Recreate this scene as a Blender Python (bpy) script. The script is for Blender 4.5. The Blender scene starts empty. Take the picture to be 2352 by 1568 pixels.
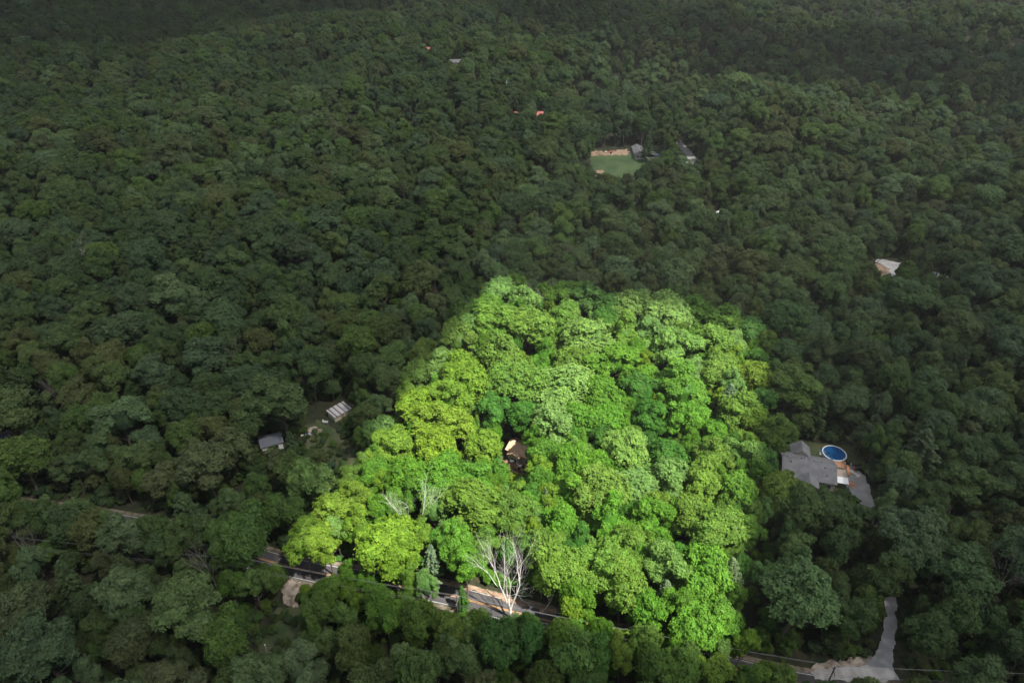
import bpy, bmesh, math, random
import numpy as np
from mathutils import Vector, Matrix
rnd = random.Random(7)
rng = np.random.default_rng(7)
SC = bpy.context.scene
COL = SC.collection
R = math.radians

# ---------------------------------------------------------------- camera
CAM_H, PITCH = 140.0, R(33.5)
F, CX, CY = 1568.0, 1176.0, 784.0           # lens of 24 mm on a 36 mm sensor, photo read at 2352 x 1568
cd = bpy.data.cameras.new('camera'); cam = bpy.data.objects.new('camera', cd); COL.objects.link(cam)
cd.sensor_width = 36; cd.lens = 24; cd.clip_end = 20000; cd.clip_start = 1
cam.location = (0, 0, CAM_H); cam.rotation_euler = (R(90) - PITCH, 0, 0)
SC.camera = cam

# ---------------------------------------------------------------- light
SUN_AZ, SUN_EL = R(128), R(60)
SDIR = Vector((math.sin(SUN_AZ) * math.cos(SUN_EL), math.cos(SUN_AZ) * math.cos(SUN_EL), math.sin(SUN_EL)))
w = bpy.data.worlds.new('World'); SC.world = w; w.use_nodes = True
nt = w.node_tree; nt.nodes.clear()
sky = nt.nodes.new('ShaderNodeTexSky'); sky.sky_type = 'NISHITA'; sky.sun_disc = False
sky.sun_elevation = SUN_EL; sky.sun_rotation = SUN_AZ; sky.altitude = 250; sky.dust_density = 1.6
bg = nt.nodes.new('ShaderNodeBackground'); bg.inputs[1].default_value = 0.15
wo = nt.nodes.new('ShaderNodeOutputWorld')
nt.links.new(sky.outputs[0], bg.inputs[0]); nt.links.new(bg.outputs[0], wo.inputs[0])
ld = bpy.data.lights.new('sun', 'SUN'); ld.energy = 5.0; ld.angle = R(0.53); ld.color = (1, 0.95, 0.86)
sun = bpy.data.objects.new('sun', ld); COL.objects.link(sun)
sun.rotation_euler = SDIR.to_track_quat('Z', 'Y').to_euler(); sun.location = (0, 0, 300)
SC.view_settings.view_transform = 'Standard'; SC.view_settings.look = 'None'
SC.view_settings.gamma = 1; SC.view_settings.use_curve_mapping = False
SC.view_settings.exposure = 1.25
cy_ = SC.cycles
cy_.max_bounces = 5; cy_.diffuse_bounces = 3; cy_.glossy_bounces = 2; cy_.transmission_bounces = 3
cy_.transparent_max_bounces = 8; cy_.volume_bounces = 0
cy_.use_denoising = True; cy_.use_adaptive_sampling = False
try: cy_.denoiser = 'OPENIMAGEDENOISE'; cy_.denoising_prefilter = 'ACCURATE'
except Exception: pass

# ---------------------------------------------------------------- terrain
def sstep(a, b, x):
    t = np.clip((x - a) / (b - a), 0, 1); return t * t * (3 - 2 * t)

def ridge(x, y, x0, y0, x1, y1, h, w):
    dx, dy = x1 - x0, y1 - y0; L2 = dx * dx + dy * dy
    t = np.clip(((x - x0) * dx + (y - y0) * dy) / L2, 0, 1)
    d = np.hypot(x - x0 - t * dx, y - y0 - t * dy)
    return h * np.exp(-(d / w) ** 2)

def tz(x, y):
    x = np.asarray(x, float); y = np.asarray(y, float)
    z = 0.022 * np.clip(y - 260, 0, None) + 0 * x
    k = sstep(170, 420, y)
    u = x * 0.82 + y * 0.57; v = -x * 0.57 + y * 0.82
    z = z + k * (1 + 0.5 * sstep(400, 700, y)) * (6.5 * np.sin(v / 34 + 0.9 * np.sin(u / 70)) + 4.5 * np.sin(u / 41 + 1.2 * np.sin(v / 55) + 1.0)) * (0.55 + 0.45 * sstep(-200, 300, x))
    z = z + ridge(x, y, 215, 640, 620, 520, 30, 75)
    z = z + ridge(x, y, 150, 430, 330, 250, 13, 42)
    z = z - ridge(x, y, 250, 820, 900, 660, 34, 90)
    z = z + ridge(x, y, 350, 1150, 1200, 1000, 38, 150)
    z = z + ridge(x, y, -900, 1100, -300, 1250, 30, 160)
    z = z - ridge(x, y, -700, 760, -100, 900, 8, 90)
    z = z - 5 * sstep(120, 60, y) 
    return z

def ray(px, py):
    x = (px - CX) / F; y = -(py - CY) / F
    cp, sp = math.cos(PITCH), math.sin(PITCH)
    return Vector((x, cp + y * sp, -sp + y * cp))

def at(px, py, h=0.0):
    """the point h metres above the ground seen at a spot of the photo"""
    d = ray(px, py); t = 60.0; o = Vector((0, 0, CAM_H))
    while t < 4000:
        p = o + d * t
        if p.z - float(tz(p.x, p.y)) - h <= 0: break
        t += 1.0
    a, b = t - 1.0, t
    for _ in range(20):
        m = (a + b) / 2; p = o + d * m
        if p.z - float(tz(p.x, p.y)) - h <= 0: b = m
        else: a = m
    return o + d * b

def proj(P):
    P = np.atleast_2d(np.asarray(P, float)); X = P[:, 0]; Y = P[:, 1]; Z = P[:, 2] - CAM_H
    cp, sp = math.cos(PITCH), math.sin(PITCH)
    dep = Y * cp - Z * sp; up = Y * sp + Z * cp
    dep = np.where(dep < 1, 1e-3, dep)
    return CX + F * X / dep, CY - F * up / dep, dep

# ---------------------------------------------------------------- materials
def new_mat(name):
    m = bpy.data.materials.new(name); m.use_nodes = True
    return m, m.node_tree, m.node_tree.nodes['Principled BSDF']

def plain(name, col, rough=0.7, metal=0.0, noise=0.15, scale=3.0, bump=0.0):
    m, t, b = new_mat(name); b.inputs['Roughness'].default_value = rough; b.inputs['Metallic'].default_value = metal
    tc = t.nodes.new('ShaderNodeTexCoord'); n = t.nodes.new('ShaderNodeTexNoise'); n.inputs['Scale'].default_value = scale
    n.inputs['Detail'].default_value = 6
    t.links.new(tc.outputs['Object'], n.inputs['Vector'])
    r = t.nodes.new('ShaderNodeValToRGB'); r.color_ramp.elements[0].position = 0.3; r.color_ramp.elements[1].position = 0.7
    c = np.array(col)
    r.color_ramp.elements[0].color = (*(c * (1 - noise)), 1); r.color_ramp.elements[1].color = (*np.clip(c * (1 + noise), 0, 1), 1)
    t.links.new(n.outputs[0], r.inputs[0]); t.links.new(r.outputs[0], b.inputs['Base Color'])
    if bump:
        bm_ = t.nodes.new('ShaderNodeBump'); bm_.inputs['Strength'].default_value = bump; bm_.inputs['Distance'].default_value = 0.1
        t.links.new(n.outputs[0], bm_.inputs['Height']); t.links.new(bm_.outputs[0], b.inputs['Normal'])
    return m

def two_tone(name, a, b_, scale, detail=8, rough=0.95, lo=0.4, hi=0.6, fine=None):
    m, t, b = new_mat(name); b.inputs['Roughness'].default_value = rough
    g = t.nodes.new('ShaderNodeNewGeometry'); n = t.nodes.new('ShaderNodeTexNoise'); n.inputs['Scale'].default_value = scale; n.inputs['Detail'].default_value = detail
    t.links.new(g.outputs['Position'], n.inputs['Vector'])
    r = t.nodes.new('ShaderNodeValToRGB'); r.color_ramp.elements[0].position = lo; r.color_ramp.elements[1].position = hi
    r.color_ramp.elements[0].color = (*a, 1); r.color_ramp.elements[1].color = (*b_, 1)
    t.links.new(n.outputs[0], r.inputs[0]); t.links.new(r.outputs[0], b.inputs['Base Color'])
    n2 = t.nodes.new('ShaderNodeTexNoise'); n2.inputs['Scale'].default_value = fine or scale * 8
    t.links.new(g.outputs['Position'], n2.inputs['Vector'])
    bm_ = t.nodes.new('ShaderNodeBump'); bm_.inputs['Strength'].default_value = 0.6; bm_.inputs['Distance'].default_value = 0.15
    t.links.new(n2.outputs[0], bm_.inputs['Height']); t.links.new(bm_.outputs[0], b.inputs['Normal'])
    return m

def leaf_material(name, spec=0.15, rough=0.55, transl=0.3):
    m, t, b = new_mat(name); b.inputs['Roughness'].default_value = rough
    b.inputs['Specular IOR Level'].default_value = spec
    at_ = t.nodes.new('ShaderNodeAttribute'); at_.attribute_type = 'INSTANCER'; at_.attribute_name = 'tint'
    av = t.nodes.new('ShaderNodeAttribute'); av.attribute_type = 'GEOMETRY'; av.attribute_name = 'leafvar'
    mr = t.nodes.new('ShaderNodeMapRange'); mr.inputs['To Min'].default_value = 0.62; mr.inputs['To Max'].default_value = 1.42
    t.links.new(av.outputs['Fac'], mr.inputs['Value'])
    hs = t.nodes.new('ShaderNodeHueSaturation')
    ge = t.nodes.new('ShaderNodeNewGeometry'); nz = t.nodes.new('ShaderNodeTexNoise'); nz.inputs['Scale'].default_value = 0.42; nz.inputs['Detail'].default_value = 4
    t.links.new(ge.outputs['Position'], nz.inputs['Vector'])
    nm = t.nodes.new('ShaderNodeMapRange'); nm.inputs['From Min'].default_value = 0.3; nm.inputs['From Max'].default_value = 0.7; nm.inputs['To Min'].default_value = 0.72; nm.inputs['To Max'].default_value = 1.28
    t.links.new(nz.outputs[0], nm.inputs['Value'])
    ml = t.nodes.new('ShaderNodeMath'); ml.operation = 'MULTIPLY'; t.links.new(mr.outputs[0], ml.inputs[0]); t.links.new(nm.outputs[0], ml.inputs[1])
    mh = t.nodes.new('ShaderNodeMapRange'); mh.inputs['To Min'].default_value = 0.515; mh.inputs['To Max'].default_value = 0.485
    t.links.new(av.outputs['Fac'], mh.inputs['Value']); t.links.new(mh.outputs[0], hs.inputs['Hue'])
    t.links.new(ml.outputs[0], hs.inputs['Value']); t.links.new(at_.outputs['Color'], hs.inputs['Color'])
    t.links.new(hs.outputs[0], b.inputs['Base Color'])
    tr = t.nodes.new('ShaderNodeBsdfTranslucent'); mx = t.nodes.new('ShaderNodeMixShader'); mx.inputs[0].default_value = transl
    hs2 = t.nodes.new('ShaderNodeHueSaturation'); hs2.inputs['Saturation'].default_value = 1.1; hs2.inputs['Value'].default_value = 1.3
    t.links.new(hs.outputs[0], hs2.inputs['Color']); t.links.new(hs2.outputs[0], tr.inputs['Color'])
    out = t.nodes['Material Output']
    t.links.new(b.outputs[0], mx.inputs[1]); t.links.new(tr.outputs[0], mx.inputs[2]); t.links.new(mx.outputs[0], out.inputs['Surface'])
    return m

M = dict(
    leaf=leaf_material('leaf'),
    bark=plain('bark', (0.11, 0.09, 0.07), 0.9, noise=0.35, scale=1.5),
    deadbark=plain('bleached_bark', (0.62, 0.59, 0.55), 0.85, noise=0.3, scale=0.8),
    greybark=plain('grey_bark', (0.20, 0.175, 0.155), 0.9, noise=0.3, scale=0.8),
    floor=two_tone('forest_floor', (0.012, 0.020, 0.006), (0.034, 0.034, 0.014), 0.35),
    grass=two_tone('grass', (0.034, 0.066, 0.020), (0.058, 0.092, 0.032), 0.12, fine=2.0),
    brush=two_tone('rough_grass', (0.032, 0.058, 0.016), (0.095, 0.09, 0.045), 0.22, lo=0.38, hi=0.70, fine=1.5),
    dirt=two_tone('bare_soil', (0.20, 0.13, 0.085), (0.33, 0.235, 0.16), 0.5, fine=2.5),
    paledirt=two_tone('pale_rubble', (0.16, 0.12, 0.09), (0.42, 0.36, 0.30), 0.55, fine=2.5),
    verge=two_tone('verge', (0.08, 0.07, 0.045), (0.20, 0.165, 0.125), 0.7, fine=3),
    gravel=two_tone('gravel', (0.30, 0.29, 0.28), (0.42, 0.41, 0.40), 0.45, fine=4),
    gravel2=two_tone('grey_gravel', (0.25, 0.235, 0.225), (0.35, 0.335, 0.32), 0.3, fine=4),
    asphalt=two_tone('asphalt', (0.050, 0.047, 0.050), (0.070, 0.066, 0.068), 0.35, fine=6),
    white=plain('white_paint', (0.78, 0.78, 0.76), 0.6, noise=0.08),
    linewhite=plain('line_white', (0.46, 0.46, 0.44), 0.7, noise=0.25, scale=2),
    yellow=plain('line_yellow', (0.46, 0.25, 0.09), 0.7, noise=0.2, scale=2),
    roof=two_tone('grey_shingle', (0.125, 0.125, 0.13), (0.165, 0.165, 0.17), 0.6, fine=5),
    darkroof=two_tone('dark_shingle', (0.07, 0.07, 0.08), (0.10, 0.10, 0.115), 0.6, fine=5),
    blueroof=plain('slate_metal', (0.10, 0.115, 0.14), 0.5),
    redroof=plain('coral_roof', (0.48, 0.15, 0.125), 0.6, noise=0.08),
    tanroof=plain('tan_roof', (0.55, 0.35, 0.23), 0.7, noise=0.1),
    fascia=plain('fascia', (0.42, 0.17, 0.10), 0.7),
    beige=plain('beige_siding', (0.42, 0.39, 0.32), 0.8, noise=0.06),
    grey=plain('grey_siding', (0.36, 0.34, 0.31), 0.8, noise=0.06),
    stone=plain('foundation', (0.22, 0.2, 0.18), 0.9),
    wood=plain('cedar', (0.55, 0.24, 0.11), 0.75, noise=0.2, scale=1.5),
    oldwood=plain('weathered_wood', (0.36, 0.27, 0.20), 0.8, noise=0.25, scale=1.5),
    deck=plain('brown_deck', (0.26, 0.13, 0.08), 0.7, noise=0.2, scale=1.5),
    black=plain('black_paint', (0.02, 0.02, 0.022), 0.5),
    dark=plain('dark_shutter', (0.05, 0.04, 0.045), 0.6),
    glass=plain('window_glass', (0.03, 0.04, 0.05), 0.12, noise=0.1),
    metal=plain('galvanised', (0.50, 0.53, 0.56), 0.45, 0.3),
    rust=plain('rust', (0.20, 0.11, 0.08), 0.8, noise=0.3),
    polewood=plain('pole_wood', (0.17, 0.15, 0.13), 0.85, noise=0.3, scale=1),
    poledark=plain('creosote_pole', (0.035, 0.03, 0.028), 0.85, noise=0.3, scale=1),
    wire=plain('aluminium_wire', (0.17, 0.175, 0.175), 0.7, 0.0),
    poolwall=plain('pool_wall', (0.55, 0.56, 0.57), 0.4),
    patio=plain('patio_slab', (0.40, 0.33, 0.26), 0.85, noise=0.12),
    blue=plain('blue_plastic', (0.03, 0.08, 0.25), 0.4), red=plain('red_paint', (0.5, 0.04, 0.03), 0.5),
    cream=plain('cream_paint', (0.6, 0.56, 0.42), 0.6), pink=plain('pink_plastic', (0.55, 0.16, 0.16), 0.5),
)
def water_mat():
    m, t, b = new_mat('pool_water'); b.inputs['Roughness'].default_value = 0.08
    n = t.nodes.new('ShaderNodeTexNoise'); n.inputs['Scale'].default_value = 0.5; tc = t.nodes.new('ShaderNodeTexCoord')
    t.links.new(tc.outputs['Object'], n.inputs['Vector'])
    r = t.nodes.new('ShaderNodeValToRGB'); r.color_ramp.elements[0].position = 0.33; r.color_ramp.elements[1].position = 0.45
    r.color_ramp.elements[0].color = (0.01, 0.05, 0.09, 1); r.color_ramp.elements[1].color = (0.012, 0.085, 0.235, 1)
    t.links.new(n.outputs[0], r.inputs[0]); t.links.new(r.outputs[0], b.inputs['Base Color'])
    n2 = t.nodes.new('ShaderNodeTexNoise'); n2.inputs['Scale'].default_value = 4
    t.links.new(tc.outputs['Object'], n2.inputs['Vector'])
    bm_ = t.nodes.new('ShaderNodeBump'); bm_.inputs['Strength'].default_value = 0.1
    t.links.new(n2.outputs[0], bm_.inputs['Height']); t.links.new(bm_.outputs[0], b.inputs['Normal'])
    return m
M['water'] = water_mat()

# ---------------------------------------------------------------- helpers
def tag(o, label=None, cat=None, group=None, kind=None):
    if label: o['label'] = label
    if cat: o['category'] = cat
    if group: o['group'] = group
    if kind: o['kind'] = kind
    return o

def empty(name, loc, rz=0.0, label=None, cat=None, group=None):
    o = bpy.data.objects.new(name, None); COL.objects.link(o); o.location = loc; o.rotation_euler = (0, 0, rz)
    o.empty_display_size = 0.5
    return tag(o, label, cat, group)

def mesh_obj(name, verts, faces, mat, parent=None, smooth=False):
    me = bpy.data.meshes.new(name); me.from_pydata([tuple(v) for v in verts], [], faces); me.materials.append(mat)
    if smooth: me.polygons.foreach_set('use_smooth', [True] * len(me.polygons))
    me.update(); o = bpy.data.objects.new(name, me); COL.objects.link(o)
    if parent: o.parent = parent
    return o

class MB:
    def __init__(s): s.v = []; s.f = []
    def box(s, c, d, rz=0.0, rx=0.0):
        b = len(s.v); m = Matrix.Rotation(rz, 3, 'Z') @ Matrix.Rotation(rx, 3, 'X')
        for sx in (-1, 1):
            for sy in (-1, 1):
                for sz in (-1, 1): s.v.append(Vector(c) + m @ Vector((sx * d[0] / 2, sy * d[1] / 2, sz * d[2] / 2)))
        s.f += [[b + i for i in q] for q in ((0, 1, 3, 2), (4, 6, 7, 5), (0, 4, 5, 1), (2, 3, 7, 6), (0, 2, 6, 4), (1, 5, 7, 3))]; return s
    def prism(s, pts, up):
        """a polygon given in 3D, extruded by the vector up"""
        b = len(s.v); n = len(pts); s.v += [Vector(p) for p in pts] + [Vector(p) + Vector(up) for p in pts]
        s.f += [list(range(b, b + n))[::-1], list(range(b + n, b + 2 * n))]
        s.f += [[b + i, b + (i + 1) % n, b + n + (i + 1) % n, b + n + i] for i in range(n)]; return s
    def tube(s, pts, rad, n=6):
        b = len(s.v); pts = [Vector(p) for p in pts]; rs = rad if isinstance(rad, (list, tuple)) else [rad] * len(pts)
        for i, p in enumerate(pts):
            t = (pts[min(i + 1, len(pts) - 1)] - pts[max(i - 1, 0)]).normalized()
            a = t.cross(Vector((0.13, 0.21, 0.97)));
            if a.length < 1e-3: a = t.cross(Vector((1, 0, 0)))
            a.normalize(); c = t.cross(a)
            for k in range(n):
                g = 2 * math.pi * k / n; s.v.append(p + (a * math.cos(g) + c * math.sin(g)) * rs[i])
        for i in range(len(pts) - 1):
            for k in range(n):
                s.f.append([b + i * n + k, b + i * n + (k + 1) % n, b + (i + 1) * n + (k + 1) % n, b + (i + 1) * n + k])
        s.f += [[b + k for k in range(n)][::-1], [b + (len(pts) - 1) * n + k for k in range(n)]]; return s
    def build(s, name, mat, parent=None, smooth=False): return mesh_obj(name, s.v, s.f, mat, parent, smooth)

def inpoly(x, y, poly):
    x = np.asarray(x, float); y = np.asarray(y, float); r = np.zeros(x.shape, bool); n = len(poly); j = n - 1
    for i in range(n):
        xi, yi = poly[i]; xj, yj = poly[j]
        c = ((yi > y) != (yj > y)) & (x < (xj - xi) * (y - yi) / (yj - yi + 1e-12) + xi)
        r ^= c; j = i
    return r

def wob(x, y, s): return np.sin(x * s * 1.3 + 1.7 * np.sin(y * s)) + np.sin(y * s * 1.7 + 1.3 * np.sin(x * s * 0.8 + 2))

def drape(name, pix, mat, lift, res=0.6, rough=0.5, kind='structure', label=None, hump=0.0):
    """a sheet lying on the ground, its ragged outline following the corners read off the photo"""
    P = [at(*p) for p in pix]; poly = [(p.x, p.y) for p in P]
    return drape_w(name, poly, mat, lift, res, rough, kind, label, hump)

def drape_w(name, poly, mat, lift, res=0.6, rough=0.5, kind='structure', label=None, hump=0.0):
    """outline made ragged, filled with triangles that follow the ground"""
    from mathutils.geometry import delaunay_2d_cdt
    ring = []; n = len(poly); e = max(0.35, res * 0.6)
    for i in range(n):
        p0, p1 = poly[i], poly[(i + 1) % n]; L = math.hypot(p1[0] - p0[0], p1[1] - p0[1]); k = max(1, int(L / e))
        for j in range(k):
            t = j / k; x = p0[0] + (p1[0] - p0[0]) * t; y = p0[1] + (p1[1] - p0[1]) * t
            x2 = x + rough * 0.5 * (float(wob(x, y, 0.9)) + 0.5 * float(wob(y, x, 2.7))) + rnd.uniform(-.12, .12) * rough
            y2 = y + rough * 0.5 * (float(wob(y + 9, x, 1.0)) + 0.5 * float(wob(x, y + 4, 2.9))) + rnd.uniform(-.12, .12) * rough
            ring.append((x2, y2))
    xs = [p[0] for p in ring]; ys = [p[1] for p in ring]; st = max(1.0, res * 1.6)
    XX, YY = np.meshgrid(np.arange(min(xs), max(xs), st), np.arange(min(ys), max(ys), st), indexing='ij'); XX = XX.ravel(); YY = YY.ravel()
    ok = inpoly(XX, YY, ring); pts = [Vector(p) for p in ring] + [Vector((float(x), float(y))) for x, y in zip(XX[ok], YY[ok])]; m = len(ring)
    r = delaunay_2d_cdt(pts, [(i, (i + 1) % m) for i in range(m)], [list(range(m))], 1, 1e-4)
    V2 = np.array([(v.x, v.y) for v in r[0]]); Z = tz(V2[:, 0], V2[:, 1]) + lift + hump * (1 + 0.5 * wob(V2[:, 0], V2[:, 1], 1.1))
    o = mesh_obj(name, [(a_, b_, c_) for (a_, b_), c_ in zip(V2.tolist(), Z.tolist())], [list(f) for f in r[2]], mat); o.data.update()
    if o.data.polygons and sum(p.normal.z for p in o.data.polygons) < 0: o.data.flip_normals()
    tag(o, label, kind=kind); return o

def smooth_path(P, n=10):
    out = []
    for i in range(len(P) - 1):
        p0 = P[max(i - 1, 0)]; p1 = P[i]; p2 = P[i + 1]; p3 = P[min(i + 2, len(P) - 1)]
        for k in range(n):
            t = k / n
            out.append(0.5 * ((2 * p1) + (p2 - p0) * t + (2 * p0 - 5 * p1 + 4 * p2 - p3) * t * t + (3 * p1 - p0 - 3 * p2 + p3) * t ** 3))
    out.append(P[-1]); return out

def strip(path, a, b, lift, name, mat, dash=None, nseg=3, parent=None):
    """a ribbon between offsets a and b from a path, draped on the ground"""
    V = []; Fc = []; n = len(path); s = 0
    for i, p in enumerate(path):
        q = path[min(i + 1, n - 1)] - path[max(i - 1, 0)]; q.z = 0; q.normalize(); r = Vector((q.y, -q.x, 0))
        for k in range(nseg + 1):
            o = p + r * (a + (b - a) * k / nseg); V.append((o.x, o.y, float(tz(o.x, o.y)) + lift))
    for i in range(n - 1):
        s += (path[i + 1] - path[i]).length
        if dash and (s % dash[0]) > dash[1]: continue
        for k in range(nseg):
            c = i * (nseg + 1) + k; Fc.append([c, c + 1, c + nseg + 2, c + nseg + 1])
    return tag(mesh_obj(name, V, Fc, mat, parent), kind='structure' if not parent else None)

# ---------------------------------------------------------------- ground
def build_ground():
    gx = np.concatenate([np.arange(-2600, -700, 50), np.arange(-700, 700, 7), np.arange(700, 2601, 50)])
    gy = np.concatenate([np.arange(-600, 20, 40), np.arange(20, 1000, 7), np.arange(1000, 3201, 40)])
    XX, YY = np.meshgrid(gx, gy, indexing='ij'); ZZ = tz(XX, YY); nx, ny = XX.shape
    V = np.stack([XX, YY, ZZ], -1).reshape(-1, 3); I = np.arange(nx * ny).reshape(nx, ny)
    Fc = np.stack([I[:-1, :-1], I[1:, :-1], I[1:, 1:], I[:-1, 1:]], -1).reshape(-1, 4)
    o = mesh_obj('ground', V.tolist(), Fc.tolist(), M['floor'], smooth=True); tag(o, kind='structure')
build_ground()
LIFT = 0.12

# ---------------------------------------------------------------- clouds: unseen layer added to shade the woods, gap shaped to brighten the lot
LOT_PX = [(1133, 640), (1752, 746), (1716, 1512), (655, 1262)]
CAN = 17.0
LOT = [at(x, y, CAN) for x, y in LOT_PX]
LOT2 = [(p.x, p.y) for p in LOT]
def lot_sd(x, y, poly=None):
    """metres inside the lot's outline (negative outside)"""
    poly = poly or LOT2; c = np.mean(poly, axis=0); d = None
    for i in range(len(poly)):
        a = np.array(poly[i]); b = np.array(poly[(i + 1) % len(poly)]); e = (b - a) / np.linalg.norm(b - a); n = np.array([e[1], -e[0]])
        if np.dot(c - a, n) < 0: n = -n
        q = (x - a[0]) * n[0] + (y - a[1]) * n[1]; d = q if d is None else np.minimum(d, q)
    return d

def light_mask_T(px, py, dep):  # layer transmission shaped to set lighter and darker areas of the woods
    T = np.full(px.shape, 0.14)
    def bump(v, x, y, rx, ry): return v * np.exp(-(((px - x) / rx) ** 2 + ((py - y) / ry) ** 2))
    T = T + bump(0.16, 1350, 200, 1100, 300) + bump(0.05, 2050, 330, 450, 200) + bump(0.03, 300, 700, 700, 400)
    T = T - 0.07 * sstep(1050, 1568, py)  # thickened toward the bottom to darken the near woods
    def band(pts_lo, soft):    # 1 above a line read off the picture
        xs = [p[0] for p in pts_lo]; ys = [p[1] for p in pts_lo]
        return sstep(soft, -soft, py - np.interp(px, xs, ys))
    d1 = band([(-800, 160), (0, 138), (300, 118), (520, 62), (860, 18), (1100, -60), (2400, -200)], 16)
    lower = band([(900, -60), (1250, 55), (1500, 95), (1620, 132), (1830, 178), (2352, 236), (3200, 330)], 7)
    yl = np.interp(px, [1300, 1500, 1620, 1830, 2352, 3200], [70, 95, 132, 178, 236, 330]); T = T + 0.08 * np.exp(-((py - yl - 40) / 38) ** 2) * sstep(1350, 1600, px)
    upper = band([(900, -80), (1500, 10), (1800, 42), (1980, 62), (2352, 92), (3200, 160)], 12)
    dk = np.clip(d1 + lower * (1 - upper), 0, 1)
    T = T * (1 - 0.84 * dk) + 0.14 * upper * sstep(1400, 1900, px)
    T = np.where(dep < 1, 0.10, T)
    return np.clip(T, 0.012, 1)

def build_light_mask():
    HC = 480.0; k = (HC - CAN) / SDIR.z; ox, oy = SDIR.x * k, SDIR.y * k
    lx = [p[0] for p in LOT2]; ly = [p[1] for p in LOT2]
    def axis(lo, hi, a, b, mid0, mid1):
        return np.unique(np.concatenate([np.arange(lo, mid0, 160), np.arange(mid0, a, 16), np.arange(a, b, 3.0), np.arange(b, mid1, 16), np.arange(mid1, hi, 160)]))
    gx = axis(-3800, 3800, min(lx) - 20, max(lx) + 20, -1000, 1000) + ox
    gy = axis(-3200, 4800, min(ly) - 20, max(ly) + 20, -100, 1500) + oy
    XX, YY = np.meshgrid(gx, gy, indexing='ij'); X0, Y0 = XX - ox, YY - oy
    Zg = tz(X0, Y0) + CAN
    px, py, dep = proj(np.stack([X0.ravel(), Y0.ravel(), Zg.ravel()], -1))
    T = light_mask_T(px, py, np.where(Y0.ravel() < 10, 0, dep)).reshape(XX.shape)
    sd = lot_sd(X0, Y0); g = sstep(-1.6, 1.6, sd + 0.4 * wob(X0, Y0, 0.11))  # opening cut to the lot's outline so full sun falls only there
    T = T + (1 - T) * g
    nx, ny = XX.shape; I = np.arange(nx * ny).reshape(nx, ny)
    lump = 14 * wob(XX, YY, 0.011) + 6 * wob(XX, YY, 0.04)
    V1 = np.stack([XX, YY, HC - 0.3 * lump], -1).reshape(-1, 3); V2 = np.stack([XX, YY, HC + 50 + lump * 1.3], -1).reshape(-1, 3)
    keep = (g < 0.999)[:-1, :-1] | (g < 0.999)[1:, 1:]
    f1 = np.stack([I[:-1, :-1], I[:-1, 1:], I[1:, 1:], I[1:, :-1]], -1)[keep].reshape(-1, 4)
    f2 = np.stack([I[:-1, :-1], I[1:, :-1], I[1:, 1:], I[:-1, 1:]], -1)[keep].reshape(-1, 4)
    # both faces of the layer are set along the sun's path so that the gap is cut square to the light
    for Vx in (V1, V2): Vx[:, 0] += SDIR.x / SDIR.z * (Vx[:, 2] - HC); Vx[:, 1] += SDIR.y / SDIR.z * (Vx[:, 2] - HC)
    V = np.concatenate([V1, V2]); Fc = np.concatenate([f1, f2 + nx * ny])
    m, t, b = new_mat('cloud'); t.nodes.remove(b); out = t.nodes['Material Output']
    a = t.nodes.new('ShaderNodeAttribute'); a.attribute_name = 'clear'
    tr = t.nodes.new('ShaderNodeBsdfTransparent'); df = t.nodes.new('ShaderNodeBsdfDiffuse'); df.inputs[0].default_value = (0.8, 0.81, 0.83, 1)
    tl = t.nodes.new('ShaderNodeBsdfTranslucent'); tl.inputs[0].default_value = (0.85, 0.86, 0.88, 1); m2 = t.nodes.new('ShaderNodeMixShader'); mf = t.nodes.new('ShaderNodeMath'); mf.operation = 'MULTIPLY'; mf.inputs[1].default_value = 0.75; t.links.new(a.outputs['Fac'], mf.inputs[0]); t.links.new(mf.outputs[0], m2.inputs[0])
    t.links.new(df.outputs[0], m2.inputs[1]); t.links.new(tl.outputs[0], m2.inputs[2])
    mx = t.nodes.new('ShaderNodeMixShader'); t.links.new(a.outputs['Fac'], mx.inputs[0]); t.links.new(m2.outputs[0], mx.inputs[1]); t.links.new(tr.outputs[0], mx.inputs[2])
    t.links.new(mx.outputs[0], out.inputs['Surface'])
    o = mesh_obj('light_mask_clouds', V.tolist(), Fc.tolist(), m, smooth=True)
    at_ = o.data.attributes.new('clear', 'FLOAT', 'POINT'); s = np.sqrt(T.ravel()); at_.data.foreach_set('value', np.concatenate([s, s]).astype(np.float32))
    tag(o, kind='stuff')
build_light_mask()

def build_haze():
    m = bpy.data.materials.new('haze'); m.use_nodes = True; t = m.node_tree; t.nodes.remove(t.nodes['Principled BSDF'])
    v = t.nodes.new('ShaderNodeVolumePrincipled'); v.inputs['Density'].default_value = HAZE; v.inputs['Color'].default_value = (0.92, 0.95, 0.97, 1); v.inputs['Anisotropy'].default_value = 0.2
    t.links.new(v.outputs[0], t.nodes['Material Output'].inputs['Volume'])
    o = MB().box((0, 1250, 52.5), (5000, 3700, 205)).build('haze', m); tag(o, kind='stuff')
HAZE = 0.00011
build_haze()

# ---------------------------------------------------------------- tree prototypes
def set_leafvar(me, vals):
    a = me.attributes.new('leafvar', 'FLOAT', 'POINT'); a.data.foreach_set('value', np.asarray(vals, np.float32))

ICO_V = None
def ico():
    global ICO_V
    if ICO_V is None:
        bm = bmesh.new(); bmesh.ops.create_icosphere(bm, subdivisions=2, radius=1.0)
        ICO_V = (np.array([v.co[:] for v in bm.verts]), [[v.index for v in f.verts] for f in bm.faces]); bm.free()
    return ICO_V

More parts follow.
